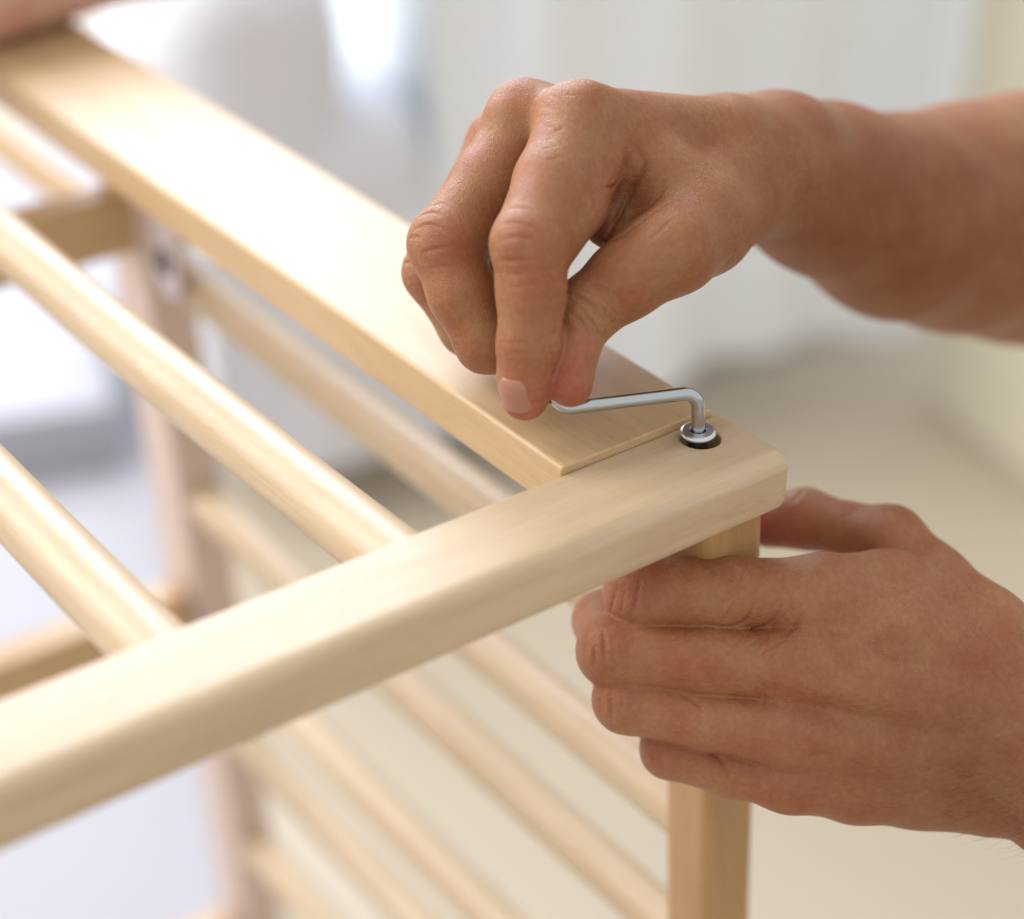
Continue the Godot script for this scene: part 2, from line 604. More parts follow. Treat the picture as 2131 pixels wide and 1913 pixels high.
# a path of straight runs with arcs at its corners
func rounded_path(way: Array, radius: float) -> PackedVector3Array:
	var out := PackedVector3Array([way[0]])
	for i in range(1, way.size() - 1):
		var p: Vector3 = way[i]
		var u: Vector3 = (way[i - 1] - p).normalized()
		var w: Vector3 = (way[i + 1] - p).normalized()
		var half := acos(clampf(u.dot(w), -1, 1)) / 2
		var cut := radius / tan(half)
		var c := p + (u + w).normalized() * radius / sin(half)
		var s := p + u * cut - c
		var e := p + w * cut - c
		for k in 13:
			out.append(c + s.slerp(e, k / 12.0))
	out.append(way[-1])
	return out


# ------------------------------------------------------------------ people
# A body is a field: tapered capsules in chains that melt together, cut by fine grooves, meshed as surface nets.
class Flesh:
	var a := PackedVector3Array()
	var ab := PackedVector3Array()
	var inv := PackedFloat32Array()
	var ra := PackedFloat32Array()
	var rd := PackedFloat32Array()
	var wide := PackedVector3Array()
	var wf := PackedFloat32Array()
	var gr := PackedInt32Array()
	var gc := PackedVector3Array()
	var gt := PackedVector3Array()
	var gn := PackedVector3Array()
	var gl := PackedVector3Array()
	var gp: Array[Vector4] = []          # reach, depth, width, curve
	var tc := PackedVector3Array()
	var tr := PackedFloat32Array()
	var tcol: Array[Color] = []
	var blot := FastNoiseLite.new()
	var base := Color(0.378, 0.174, 0.077)
	var melt := 0.0055
	var web := 0.005
	var h := 0.001
	var lo := Vector3.ZERO
	var nx := 0
	var ny := 0
	var nz := 0
	var todo: Array = []
	var done: Array = []

	# group, ends and radii in millimetres from the bolt hole; wide axis and how much wider
	func bone(g: int, p: Vector3, r0: float, q: Vector3, r1: float, w := Vector3.ZERO, f := 1.0) -> void:
		p *= 0.001
		q *= 0.001
		a.append(p)
		ab.append(q - p)
		inv.append(1.0 / maxf((q - p).length_squared(), 1e-12))
		ra.append(r0 * 0.001)
		rd.append((r1 - r0) * 0.001)
		wide.append(w.normalized() if w != Vector3.ZERO else w)
		wf.append(1.0 / f - 1.0)
		gr.append(g)

	# centre, direction it runs across, outward normal; reach, depth, width and bend in millimetres
	func groove(c: Vector3, t: Vector3, n: Vector3, reach: float, depth: float, width: float, curve := 0.0) -> void:
		gc.append(c * 0.001)
		gt.append(t.normalized())
		gn.append(n.normalized())
		gl.append(t.cross(n).normalized())
		gp.append(Vector4(reach * 0.001, depth * 0.001, width * 0.001, curve * 1000.0))

	func tint(c: Vector3, r: float, col: Color) -> void:
		tc.append(c * 0.001)
		tr.append(r * 0.001)
		tcol.append(col)

	func field(p: Vector3, list: PackedInt32Array, grooves: PackedInt32Array) -> float:
		var palm := 1.0
		var best := 1.0
		var cur := 1.0
		var g := 0
		for i in list:
			var q := p - a[i]
			var t := clampf(q.dot(ab[i]) * inv[i], 0.0, 1.0)
			q -= ab[i] * t
			if wf[i] != 0.0:
				q += wide[i] * (q.dot(wide[i]) * wf[i])
			var d := q.length() - ra[i] - rd[i] * t
			if gr[i] != g:
				if g == 0:
					palm = cur
					best = cur
				else:
					var k := maxf(web - absf(palm - cur), 0.0)
					var join := minf(palm, cur) - k * k * 0.25 / web
					var e := maxf(0.0011 - absf(best - join), 0.0) * clampf((palm - maxf(best, join)) / 0.002, 0.0, 1.0)
					best = minf(best, join) - e * e * 0.25 / 0.0011
				g = gr[i]
				cur = d
			else:
				var m := melt if g == 0 else 0.003
				var k := maxf(m - absf(cur - d), 0.0)
				cur = minf(cur, d) - k * k * 0.25 / m
		if g == 0:
			best = cur
		else:
			var k := maxf(web - absf(palm - cur), 0.0)
			var join := minf(palm, cur) - k * k * 0.25 / web
			var e := maxf(0.0011 - absf(best - join), 0.0) * clampf((palm - maxf(best, join)) / 0.002, 0.0, 1.0)
			best = minf(best, join) - e * e * 0.25 / 0.0011
		for j in grooves:
			var q := p - gc[j]
			var w := gp[j]
			var r2 := q.length_squared() / (w.x * w.x)
			if r2 < 1.0:
				var l := q.dot(gl[j])
				var s := (q.dot(gt[j]) - w.w * l * l) / w.z
				if absf(s) < 2.6:
					var f := 1.0 - r2
					best += w.y * exp(-s * s) * f * clampf(q.dot(gn[j]) * 400.0 + 1.0, 0.0, 1.0)
		return best

	func near(c: Vector3, slack: float) -> PackedInt32Array:
		var ds := PackedFloat32Array()
		var least := 1e9
		for i in a.size():
			var q := c - a[i]
			var t := clampf(q.dot(ab[i]) * inv[i], 0.0, 1.0)
			q -= ab[i] * t
			if wf[i] != 0.0:
				q += wide[i] * (q.dot(wide[i]) * wf[i])
			var d := q.length() - ra[i] - rd[i] * t
			ds.append(d)
			least = minf(least, d)
		var out := PackedInt32Array()
		for i in a.size():
			if ds[i] < least + slack:
				out.append(i)
		return out

	func near_grooves(c: Vector3, half: float) -> PackedInt32Array:
		var out := PackedInt32Array()
		for j in gc.size():
			if c.distance_to(gc[j]) < gp[j].x + half:
				out.append(j)
		return out

	func mesh(cell: float, at: Vector3) -> ArrayMesh:
		h = cell
		blot.seed = 21
		blot.frequency = 0.05
		blot.fractal_octaves = 3
		var hi := Vector3.ONE * -1e9
		lo = Vector3.ONE * 1e9
		for i in a.size():
			var r := maxf(ra[i], ra[i] + rd[i]) * (1.0 / (1.0 + wf[i])) + 0.004
			for e in [a[i], a[i] + ab[i]]:
				lo = lo.min(e - Vector3.ONE * r)
				hi = hi.max(e + Vector3.ONE * r)
		var bs := h * 8.0
		var nb := Vector3i(((hi - lo) / bs).ceil())
		nx = nb.x * 8 + 1
		ny = nb.y * 8 + 1
		nz = nb.z * 8 + 1
		var all := PackedInt32Array(range(a.size()))
		var none := PackedInt32Array()
		todo = []
		for sz in range(0, nb.z, 4):
			for sy in range(0, nb.y, 4):
				for sx in range(0, nb.x, 4):
					var sc := lo + (Vector3(sx, sy, sz) + Vector3.ONE * 2.0) * bs
					if absf(field(sc, all, none)) > bs * 4.0 * 0.9 + 0.003:
						continue
					var some := near(sc, bs * 4.0 * 1.75 + 0.008)
					for z in range(sz, mini(sz + 4, nb.z)):
						for y in range(sy, mini(sy + 4, nb.y)):
							for x in range(sx, mini(sx + 4, nb.x)):
								var c := lo + (Vector3(x, y, z) + Vector3.ONE * 0.5) * bs
								if absf(field(c, some, none)) < bs * 0.9 + 0.0012:
									todo.append(Vector3i(x, y, z))
		done = []
		done.resize(todo.size())
		var job := WorkerThreadPool.add_group_task(block, todo.size())
		WorkerThreadPool.wait_for_group_task_completion(job)
		var v := PackedVector3Array()
		var n := PackedVector3Array()
		var col := PackedColorArray()
		var where := {}
		for e in done:
			var keys: PackedInt64Array = e[0]
			var first := v.size()
			for i in keys.size():
				where[keys[i]] = first + i
			v.append_array(e[1])
			n.append_array(e[2])
			col.append_array(e[3])
		var idx := PackedInt32Array()
		for e in done:
			var q: PackedInt64Array = e[4]
			for i in range(0, q.size(), 4):
				var p0: int = where.get(q[i], -1)
				var p1: int = where.get(q[i + 1], -1)
				var p2: int = where.get(q[i + 2], -1)
				var p3: int = where.get(q[i + 3], -1)
				if p0 < 0 or p1 < 0 or p2 < 0 or p3 < 0:
					continue
				idx.append_array([p0, p2, p1, p0, p3, p2])
		for i in v.size():
			v[i] -= at
		todo = []
		done = []
		var arrays := []
		arrays.resize(Mesh.ARRAY_MAX)
		arrays[Mesh.ARRAY_VERTEX] = v
		arrays[Mesh.ARRAY_NORMAL] = n
		arrays[Mesh.ARRAY_COLOR] = col
		arrays[Mesh.ARRAY_INDEX] = idx
		var m := ArrayMesh.new()
		m.add_surface_from_arrays(Mesh.PRIMITIVE_TRIANGLES, arrays)
		return m

	func block(n: int) -> void:
		var b: Vector3i = todo[n]
		var bs := h * 8.0
		var c := lo + (Vector3(b) + Vector3.ONE * 0.5) * bs
		var list := near(c, bs * 1.75 + 0.007)
		var grooves := near_grooves(c, bs * 0.9)
		var tints := PackedInt32Array()
		for j in tc.size():
			if c.distance_to(tc[j]) < tr[j] + bs:
				tints.append(j)
		var vals := PackedFloat32Array()
		vals.resize(729)
		vals.fill(9.0)
		var keys := PackedInt64Array()
		var v := PackedVector3Array()
		var nn := PackedVector3Array()
		var cols := PackedColorArray()
		var quads := PackedInt64Array()
		var origin := lo + Vector3(b) * bs
		var sy := nx
		var sz := nx * ny
		var reach := h * 4.0 * 0.9 + 0.0009
		for s in 8:
			var o := Vector3i((s & 1) * 4, ((s >> 1) & 1) * 4, (s >> 2) * 4)
			if absf(field(origin + (Vector3(o) + Vector3.ONE * 2.0) * h, list, grooves)) > reach:
				continue
			for k in range(o.z, o.z + 5):
				for j in range(o.y, o.y + 5):
					for i in range(o.x, o.x + 5):
						var at := i + j * 9 + k * 81
						if vals[at] == 9.0:
							vals[at] = field(origin + Vector3(i, j, k) * h, list, grooves)
			for k in range(o.z, o.z + 4):
				for j in range(o.y, o.y + 4):
					for i in range(o.x, o.x + 4):
						var at := i + j * 9 + k * 81
						var f0 := vals[at]
						var f1 := vals[at + 1]
						var f2 := vals[at + 9]
						var f3 := vals[at + 10]
						var f4 := vals[at + 81]
						var f5 := vals[at + 82]
						var f6 := vals[at + 90]
						var f7 := vals[at + 91]
						var neg := int(f0 < 0.0) + int(f1 < 0.0) + int(f2 < 0.0) + int(f3 < 0.0) + int(f4 < 0.0) + int(f5 < 0.0) + int(f6 < 0.0) + int(f7 < 0.0)
						if neg == 0 or neg == 8:
							continue
						var sum := Vector3.ZERO
						var cnt := 0
						if (f0 < 0.0) != (f1 < 0.0):
							sum += Vector3(f0 / (f0 - f1), 0, 0)
							cnt += 1
						if (f2 < 0.0) != (f3 < 0.0):
							sum += Vector3(f2 / (f2 - f3), 1, 0)
							cnt += 1
						if (f4 < 0.0) != (f5 < 0.0):
							sum += Vector3(f4 / (f4 - f5), 0, 1)
							cnt += 1
						if (f6 < 0.0) != (f7 < 0.0):
							sum += Vector3(f6 / (f6 - f7), 1, 1)
							cnt += 1
						if (f0 < 0.0) != (f2 < 0.0):
							sum += Vector3(0, f0 / (f0 - f2), 0)
							cnt += 1
						if (f1 < 0.0) != (f3 < 0.0):
							sum += Vector3(1, f1 / (f1 - f3), 0)
							cnt += 1
						if (f4 < 0.0) != (f6 < 0.0):
							sum += Vector3(0, f4 / (f4 - f6), 1)
							cnt += 1
						if (f5 < 0.0) != (f7 < 0.0):
							sum += Vector3(1, f5 / (f5 - f7), 1)
							cnt += 1
						if (f0 < 0.0) != (f4 < 0.0):
							sum += Vector3(0, 0, f0 / (f0 - f4))
							cnt += 1
						if (f1 < 0.0) != (f5 < 0.0):
							sum += Vector3(1, 0, f1 / (f1 - f5))
							cnt += 1
						if (f2 < 0.0) != (f6 < 0.0):
							sum += Vector3(0, 1, f2 / (f2 - f6))
							cnt += 1
						if (f3 < 0.0) != (f7 < 0.0):
							sum += Vector3(1, 1, f3 / (f3 - f7))
							cnt += 1
						var p := origin + (Vector3(i, j, k) + sum / cnt) * h
						var key := (b.x * 8 + i) + (b.y * 8 + j) * sy + (b.z * 8 + k) * sz
						var e := 0.00022
						var g1 := field(p + Vector3(e, -e, -e), list, grooves)
						var g2 := field(p + Vector3(-e, -e, e), list, grooves)
						var g3 := field(p + Vector3(-e, e, -e), list, grooves)
						var g4 := field(p + Vector3(e, e, e), list, grooves)
						keys.append(key)
						v.append(p)
						nn.append((Vector3(1, -1, -1) * g1 + Vector3(-1, -1, 1) * g2 + Vector3(-1, 1, -1) * g3 + Vector3(1, 1, 1) * g4).normalized())
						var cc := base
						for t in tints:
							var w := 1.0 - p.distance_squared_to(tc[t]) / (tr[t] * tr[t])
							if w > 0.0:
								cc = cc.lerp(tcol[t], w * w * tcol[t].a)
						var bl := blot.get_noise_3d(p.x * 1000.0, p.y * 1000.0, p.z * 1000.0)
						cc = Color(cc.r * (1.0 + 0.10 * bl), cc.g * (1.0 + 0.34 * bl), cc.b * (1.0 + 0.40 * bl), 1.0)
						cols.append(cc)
						if (f0 < 0.0) != (f1 < 0.0):
							quads.append_array([key, key - sy, key - sy - sz, key - sz] if f0 < 0.0 else [key, key - sz, key - sy - sz, key - sy])
						if (f0 < 0.0) != (f2 < 0.0):
							quads.append_array([key, key - sz, key - 1 - sz, key - 1] if f0 < 0.0 else [key, key - 1, key - 1 - sz, key - sz])
						if (f0 < 0.0) != (f4 < 0.0):
							quads.append_array([key, key - 1, key - 1 - sy, key - sy] if f0 < 0.0 else [key, key - sy, key - 1 - sy, key - 1])
		done[n] = [keys, v, nn, cols, quads]


# a nail: a thin plate laid onto the finger's own surface, a little proud of it
func nail_mesh(f: Flesh, at: Vector3, across: Vector3, out: Vector3, along: Vector3, l: float, w: float, lift: float) -> ArrayMesh:
	var v := PackedVector3Array()
	var idx := PackedInt32Array()
	var nu := 28
	var nv := 28
	var list := f.near(at + along * l * 0.5, 0.02)
	var none := PackedInt32Array()
	for j in nv + 1:
		for i in nu + 1:
			var s := float(i) / nu * 2 - 1
			var t := float(j) / nv
			var half := w * 0.5 * pow(maxf(0.0, 1.0 - pow(absf(t * 2 - 1), 3.6)), 0.42) * (0.94 + 0.06 * t)
			var p := at + along * (l * t) + across * (s * half) + out * 0.004
			for k in 9:
				p -= out * f.field(p, list, none) * 0.9
			var rim := 1.0 - smoothstep(0.80, 1.0, maxf(absf(s), absf(t * 2 - 1)))
			v.append(p + out * lerpf(-0.0003, lift * (0.6 + 0.4 * t), rim))
	for j in nv:
		for i in nu:
			var p := j * (nu + 1) + i
			idx.append_array([p, p + nu + 1, p + 1, p + 1, p + nu + 1, p + nu + 2])
	return smooth(v, idx)


# short fine hairs standing on the skin round the line from a to b, on the side of `out`
func hairs(f: Flesh, a: Vector3, b: Vector3, out: Vector3, spread: float, count: int, seed_: int) -> ArrayMesh:
	var rng := RandomNumberGenerator.new()
	rng.seed = seed_
	var st := SurfaceTool.new()
	st.begin(Mesh.PRIMITIVE_TRIANGLES)
	var list := PackedInt32Array(range(f.a.size()))
	var none := PackedInt32Array()
	var run := (b - a).normalized()
	for n in count:
		var o := a.lerp(b, rng.randf())
		var d := out.rotated(run, rng.randf_range(-spread, spread)).normalized()
		var p := o + d * 0.09
		for k in 24:
			p -= d * f.field(p, list, none) * 0.8
		var lie := (run * rng.randf_range(-1.0, -0.55) + d * rng.randf_range(0.30, 0.75) + Vector3.DOWN * 0.35).normalized()
		var droop := (run * -0.8 + Vector3.DOWN * rng.randf_range(0.0, 0.6) - d * 0.3) * 0.45
		var l := rng.randf_range(0.004, 0.0085)
		var side := lie.cross(d).normalized()
		var up := side.cross(lie)
		var prev: Array = []
		for i in 5:
			var t := i / 4.0
			var c := p - d * 0.0003 + (lie * t + droop * t * t) * l
			var r := 0.000032 * (1.0 - 0.8 * t)
			var ring := [c + side * r, c - side * r * 0.5 + up * r * 0.87, c - side * r * 0.5 - up * r * 0.87]
			if i > 0:
				for k in 3:
					var m := (k + 1) % 3
					for e in [prev[k], ring[k], prev[m], prev[m], ring[k], ring[m]]:
						st.add_vertex(e)
			prev = ring
	st.generate_normals()
	return st.commit()


func build_people() -> void:
	var at := mm(0, 0, 0)
	var who := thing("person", "person with one hand turning the hex key and one gripping the post", "person", at)
	var o := Vector3(0, TOP, 0)
	var f := Flesh.new()
	f.bone(0, Vector3(76.96, 47.56, -55.76), 24.00, Vector3(106.54, 31.50, -59.63), 28.60)
	f.bone(0, Vector3(106.54, 31.50, -59.63), 28.60, Vector3(144.59, 11.00, -59.70), 35.80)
	f.bone(0, Vector3(144.59, 11.00, -59.70), 35.80, Vector3(182.19, -0.68, -62.50), 41.80)
	f.bone(0, Vector3(182.19, -0.68, -62.50), 41.80, Vector3(222.25, -12.49, -64.83), 47.60)
	f.bone(0, Vector3(222.25, -12.49, -64.83), 47.60, Vector3(414.78, -70.82, -60.91), 56.00)
	f.bone(0, Vector3(56.91, 58.26, -55.37), 18.00, Vector3(79.13, 48.37, -57.71), 23.00, Vector3(0.75, -0.53, -0.51), 1.25)
	f.bone(0, Vector3(-1.60, 80.69, -60.15), 11.00, Vector3(51.81, 63.90, -54.69), 13.00)
	f.bone(0, Vector3(-3.24, 74.86, -81.68), 10.80, Vector3(64.36, 57.02, -63.53), 13.00)
	f.bone(0, Vector3(-1.53, 61.35, -97.79), 10.20, Vector3(73.66, 48.71, -70.75), 13.00)
	f.bone(0, Vector3(-0.09, 45.30, -107.77), 9.20, Vector3(79.96, 40.74, -74.60), 13.00)
	f.bone(0, Vector3(18.48, 43.46, -89.78), 9.00, Vector3(60.60, 34.73, -66.71), 15.00)
	f.bone(0, Vector3(10.69, 64.96, -68.23), 8.00, Vector3(48.13, 47.65, -53.69), 16.00)
	f.bone(0, Vector3(36.81, 56.81, -42.77), 14.00, Vector3(64.20, 52.03, -48.15), 18.00)
	f.bone(0, Vector3(13.49, 47.70, -67.52), 8.00, Vector3(28.37, 45.53, -49.09), 12.00)
	f.bone(0, Vector3(-1.77, 78.32, -71.59), 8.50, Vector3(-2.49, 77.10, -68.26), 8.50)
	f.bone(0, Vector3(9.41, 56.31, -50.86), 7.50, Vector3(10.52, 50.96, -43.03), 9.00)
	f.bone(0, Vector3(23.24, 51.60, -29.79), 14.20, Vector3(5.86, 51.50, -22.06), 12.30)
	f.bone(0, Vector3(23.24, 51.60, -29.79), 14.20, Vector3(55.27, 49.75, -47.13), 17.00)
	f.bone(0, Vector3(15.26, 69.60, -50.92), 11.50, Vector3(22.66, 54.87, -34.18), 15.00)
	f.bone(0, Vector3(8.41, 68.38, -55.02), 7.00, Vector3(-2.17, 50.80, -46.39), 3.20)
	f.bone(0, Vector3(-2.17, 50.80, -46.39), 3.20, Vector3(-0.85, 50.21, -30.38), 7.50)
	f.bone(0, Vector3(0.99, 89.83, -57.14), 2.00, Vector3(11.75, 84.82, -54.92), 1.70)
	f.bone(1, Vector3(6.03, 51.98, -22.30), 12.60, Vector3(-9.57, 44.98, -25.48), 11.30)
	f.bone(1, Vector3(-9.57, 44.98, -25.48), 11.30, Vector3(-21.45, 37.47, -28.47), 9.90)
	f.bone(1, Vector3(-21.45, 37.47, -28.47), 9.40, Vector3(-29.07, 29.37, -23.48), 6.20, Vector3(0.50, -0.53, -0.69), 1.35)
	f.bone(1, Vector3(-29.07, 29.37, -23.48), 6.20, Vector3(-35.38, 21.73, -17.88), 6.30, Vector3(0.50, -0.53, -0.69), 1.30)
	f.bone(1, Vector3(-30.22, 28.42, -26.51), 6.20, Vector3(-36.01, 21.71, -19.78), 5.40, Vector3(0.50, -0.53, -0.69), 1.30)
	f.bone(2, Vector3(-1.60, 80.69, -60.15), 11.40, Vector3(-19.72, 70.23, -47.95), 11.10)
	f.bone(2, Vector3(-19.72, 70.23, -47.95), 11.10, Vector3(-37.44, 60.21, -35.78), 10.60)
	f.bone(2, Vector3(-0.75, 72.48, -51.77), 9.50, Vector3(-14.56, 63.08, -43.04), 8.60)
	f.bone(2, Vector3(-14.56, 63.08, -43.04), 8.60, Vector3(-31.90, 56.67, -36.28), 9.00)
	f.bone(2, Vector3(-37.44, 60.21, -35.78), 10.60, Vector3(-39.77, 48.19, -31.19), 9.70)
	f.bone(2, Vector3(-39.77, 48.19, -31.19), 9.70, Vector3(-43.23, 32.57, -27.59), 9.00)
	f.bone(2, Vector3(-43.23, 32.57, -27.59), 9.00, Vector3(-45.76, 23.63, -25.51), 8.00)
	f.bone(2, Vector3(-45.76, 23.63, -25.51), 8.00, Vector3(-46.61, 18.40, -25.04), 6.90)
	f.bone(3, Vector3(-3.24, 74.86, -81.68), 11.20, Vector3(-25.42, 62.02, -73.56), 10.40)
	f.bone(3, Vector3(-25.42, 62.02, -73.56), 10.40, Vector3(-45.91, 51.22, -65.75), 10.60)
	f.bone(3, Vector3(-10.93, 66.04, -76.20), 8.50, Vector3(-37.25, 50.06, -65.78), 8.80)
	f.bone(3, Vector3(-45.91, 51.22, -65.75), 10.60, Vector3(-46.19, 38.94, -56.54), 9.90)
	f.bone(3, Vector3(-46.19, 38.94, -56.54), 9.90, Vector3(-43.96, 25.72, -47.67), 9.00)
	f.bone(3, Vector3(-43.96, 25.72, -47.67), 9.00, Vector3(-32.85, 19.84, -45.21), 7.00)
	f.bone(3, Vector3(-6.56, 77.96, -82.13), 9.60, Vector3(-9.91, 76.47, -80.53), 9.40)
	f.bone(4, Vector3(-1.53, 61.35, -97.79), 10.60, Vector3(-40.21, 34.99, -79.75), 9.60)
	f.bone(4, Vector3(-40.21, 34.99, -79.75), 9.60, Vector3(-36.13, 19.81, -68.02), 8.80)
	f.bone(4, Vector3(-36.13, 19.81, -68.02), 8.80, Vector3(-24.54, 15.75, -65.15), 7.00)
	f.bone(5, Vector3(-0.09, 45.30, -107.77), 9.40, Vector3(-22.54, 26.96, -89.77), 8.20)
	f.bone(5, Vector3(-22.54, 26.96, -89.77), 8.20, Vector3(-16.52, 16.61, -77.42), 7.60)
	f.bone(5, Vector3(-16.52, 16.61, -77.42), 7.60, Vector3(-8.93, 21.13, -72.38), 6.30)
	f.groove(Vector3(-43.17, 69.25, -31.98), Vector3(7.28, 6.01, -3.31), Vector3(-5.04, 7.96, 3.35), 9.5, 0.88, 0.60, -0.030)
	f.groove(Vector3(-44.79, 66.43, -29.77), Vector3(4.61, 8.35, -3.00), Vector3(-6.48, 5.48, 5.29), 7.8, 0.80, 0.60, -0.050)
	f.groove(Vector3(-39.71, 71.66, -36.43), Vector3(8.30, 3.35, -4.46), Vector3(-3.53, 9.34, 0.46), 6.2, 0.42, 0.60, -0.011)
	f.groove(Vector3(-46.84, 60.25, -29.00), Vector3(0.42, 9.73, -2.27), Vector3(-8.18, 1.64, 5.51), 8.6, 0.58, 0.60, 0.001)
	f.groove(Vector3(-47.33, 56.36, -28.33), Vector3(1.65, 9.21, -3.53), Vector3(-8.28, 3.24, 4.58), 7.6, 0.26, 0.50, 0.022)
	f.groove(Vector3(-47.28, 53.44, -25.91), Vector3(1.80, 9.00, -3.97), Vector3(-7.40, 3.90, 5.48), 7.0, 0.18, 0.50, -0.001)
	f.groove(Vector3(-49.81, 38.13, -22.44), Vector3(2.12, 9.13, -3.50), Vector3(-7.21, 3.88, 5.75), 8.9, 0.21, 0.50, -0.014)
	f.groove(Vector3(-50.41, 35.30, -21.62), Vector3(1.00, 9.53, -2.86), Vector3(-7.42, 2.63, 6.17), 8.1, 0.16, 0.50, -0.013)
	f.groove(Vector3(-49.83, 61.84, -67.36), Vector3(8.16, 3.17, -4.84), Vector3(-4.18, 9.01, -1.15), 5.0, 0.96, 0.60, -0.074)
	f.groove(Vector3(-53.05, 59.91, -64.18), Vector3(6.35, 6.07, -4.77), Vector3(-6.29, 7.65, 1.38), 7.5, 0.96, 0.60, -0.063)
	f.groove(Vector3(-56.20, 55.98, -66.42), Vector3(4.17, 8.62, -2.87), Vector3(-9.06, 4.19, -0.59), 3.3, 0.80, 0.60, -0.066)
	f.groove(Vector3(-53.94, 54.56, -58.40), Vector3(0.62, 8.98, -4.35), Vector3(-7.10, 3.46, 6.13), 5.5, 0.56, 0.60, -0.009)
	f.groove(Vector3(-45.90, 63.36, -67.84), Vector3(7.91, 2.72, -5.48), Vector3(-3.59, 9.32, -0.56), 4.2, 0.40, 0.60, -0.120)
	f.groove(Vector3(-54.09, 49.72, -56.39), Vector3(0.48, 9.31, -3.62), Vector3(-7.68, 2.66, 5.83), 5.0, 0.20, 0.50, -0.008)
	f.groove(Vector3(-49.14, 39.87, -81.69), Vector3(5.07, 8.05, -3.10), Vector3(-8.62, 4.71, -1.87), 2.9, 0.80, 0.60, -0.041)
	f.groove(Vector3(-22.39, 47.76, -21.00), Vector3(7.71, 5.87, -2.46), Vector3(-3.89, 7.41, 5.47), 6.8, 0.96, 0.60, -0.029)
	f.groove(Vector3(-25.31, 46.36, -20.57), Vector3(7.91, 5.23, -3.17), Vector3(-2.75, 7.66, 5.81), 5.5, 0.45, 0.60, 0.025)
	f.groove(Vector3(-26.91, 44.22, -20.23), Vector3(6.99, 7.12, 0.71), Vector3(-5.34, 4.53, 7.14), 10.1, 1.35, 0.65, -0.029)
	f.groove(Vector3(-22.50, 40.63, -17.49), Vector3(8.87, 4.52, 1.00), Vector3(-1.59, 0.94, 9.83), 4.9, 1.00, 0.60, -0.039)
	f.groove(Vector3(-27.87, 39.43, -18.41), Vector3(8.75, 4.48, 1.82), Vector3(-3.47, 3.20, 8.82), 6.9, 1.35, 0.65, -0.016)
	f.groove(Vector3(-29.90, 38.68, -19.13), Vector3(8.40, 4.74, 2.63), Vector3(-4.97, 4.79, 7.24), 6.9, 1.00, 0.60, -0.037)
	f.groove(Vector3(-18.79, 43.96, -16.77), Vector3(8.09, 4.56, 3.71), Vector3(-4.67, 1.16, 8.76), 4.1, 0.40, 0.60, -0.075)
	f.groove(Vector3(-22.73, 44.09, -18.22), Vector3(8.27, 5.50, 1.12), Vector3(-3.03, 2.69, 9.14), 5.7, 0.48, 0.60, -0.024)
	f.groove(Vector3(1.10, 68.15, -42.14), Vector3(4.03, -8.26, -3.94), Vector3(4.78, -1.77, 8.60), 14.4, 1.50, 0.95, -0.102)
	f.groove(Vector3(3.73, 59.83, -42.94), Vector3(5.17, -3.49, 7.81), Vector3(-7.00, 3.53, 6.21), 15.0, 1.20, 0.85, 0.009)
	f.groove(Vector3(-1.61, 62.44, -26.89), Vector3(-3.33, 1.38, 9.33), Vector3(-4.31, 8.58, -2.81), 15.5, 1.20, 0.85, -0.006)
	f.groove(Vector3(7.80, 70.47, -40.19), Vector3(4.70, -1.61, 8.68), Vector3(-7.70, 4.05, 4.92), 4.5, 0.80, 0.69, -0.054)
	f.groove(Vector3(7.78, 63.78, -33.18), Vector3(-1.08, -1.06, 9.88), Vector3(-7.44, 6.68, -0.10), 5.4, 0.80, 0.69, -0.034)
	f.groove(Vector3(-2.98, 61.66, -18.57), Vector3(-0.87, 2.91, -9.53), Vector3(-5.65, 7.73, 2.88), 5.6, 0.48, 0.69, 0.011)
	f.groove(Vector3(-6.20, 73.21, -40.24), Vector3(9.36, -3.44, 0.80), Vector3(1.21, 5.25, 8.43), 4.4, 0.80, 0.69, -0.046)
	f.groove(Vector3(-14.39, 67.54, -34.66), Vector3(8.34, -5.36, 1.27), Vector3(1.47, 4.39, 8.86), 4.3, 0.72, 0.69, -0.030)
	f.groove(Vector3(8.24, 74.35, -42.72), Vector3(8.79, 3.13, 3.61), Vector3(-4.76, 5.17, 7.11), 3.7, 0.48, 0.69, -0.074)
	f.groove(Vector3(17.71, 44.88, -14.38), Vector3(-2.53, 7.92, 5.56), Vector3(2.73, -4.93, 8.26), 8.9, 0.56, 0.80, 0.120)
	f.groove(Vector3(-10.28, 89.62, -56.99), Vector3(7.94, 4.64, 3.92), Vector3(-5.54, 8.18, 1.54), 6.8, 0.21, 0.50, -0.039)
	f.groove(Vector3(-7.61, 91.27, -57.29), Vector3(8.07, 4.94, -3.25), Vector3(-4.51, 8.70, 2.01), 5.7, 0.21, 0.50, 0.120)
	f.groove(Vector3(-16.79, 84.90, -54.35), Vector3(8.30, 5.27, 1.84), Vector3(-5.30, 8.47, -0.36), 6.7, 0.18, 0.50, -0.039)
	f.groove(Vector3(-21.23, 82.43, -48.01), Vector3(9.31, 3.24, -1.66), Vector3(-3.08, 9.44, 1.15), 3.1, 0.18, 0.50, -0.120)
	f.groove(Vector3(-15.21, 85.12, -50.35), Vector3(1.60, 3.55, -9.21), Vector3(-3.41, 8.96, 2.86), 2.9, 0.12, 0.50, 0.021)
	f.groove(Vector3(-14.66, 86.26, -55.69), Vector3(5.60, 4.12, -7.19), Vector3(-5.82, 8.13, 0.12), 2.8, 0.12, 0.50, 0.044)
	f.groove(Vector3(-16.13, 84.69, -50.12), Vector3(6.07, 4.36, -6.64), Vector3(-3.57, 8.96, 2.62), 2.6, 0.12, 0.50, 0.040)
	f.groove(Vector3(-22.79, 81.81, -47.34), Vector3(6.14, 3.17, -7.23), Vector3(-3.49, 9.30, 1.11), 2.7, 0.12, 0.50, 0.049)
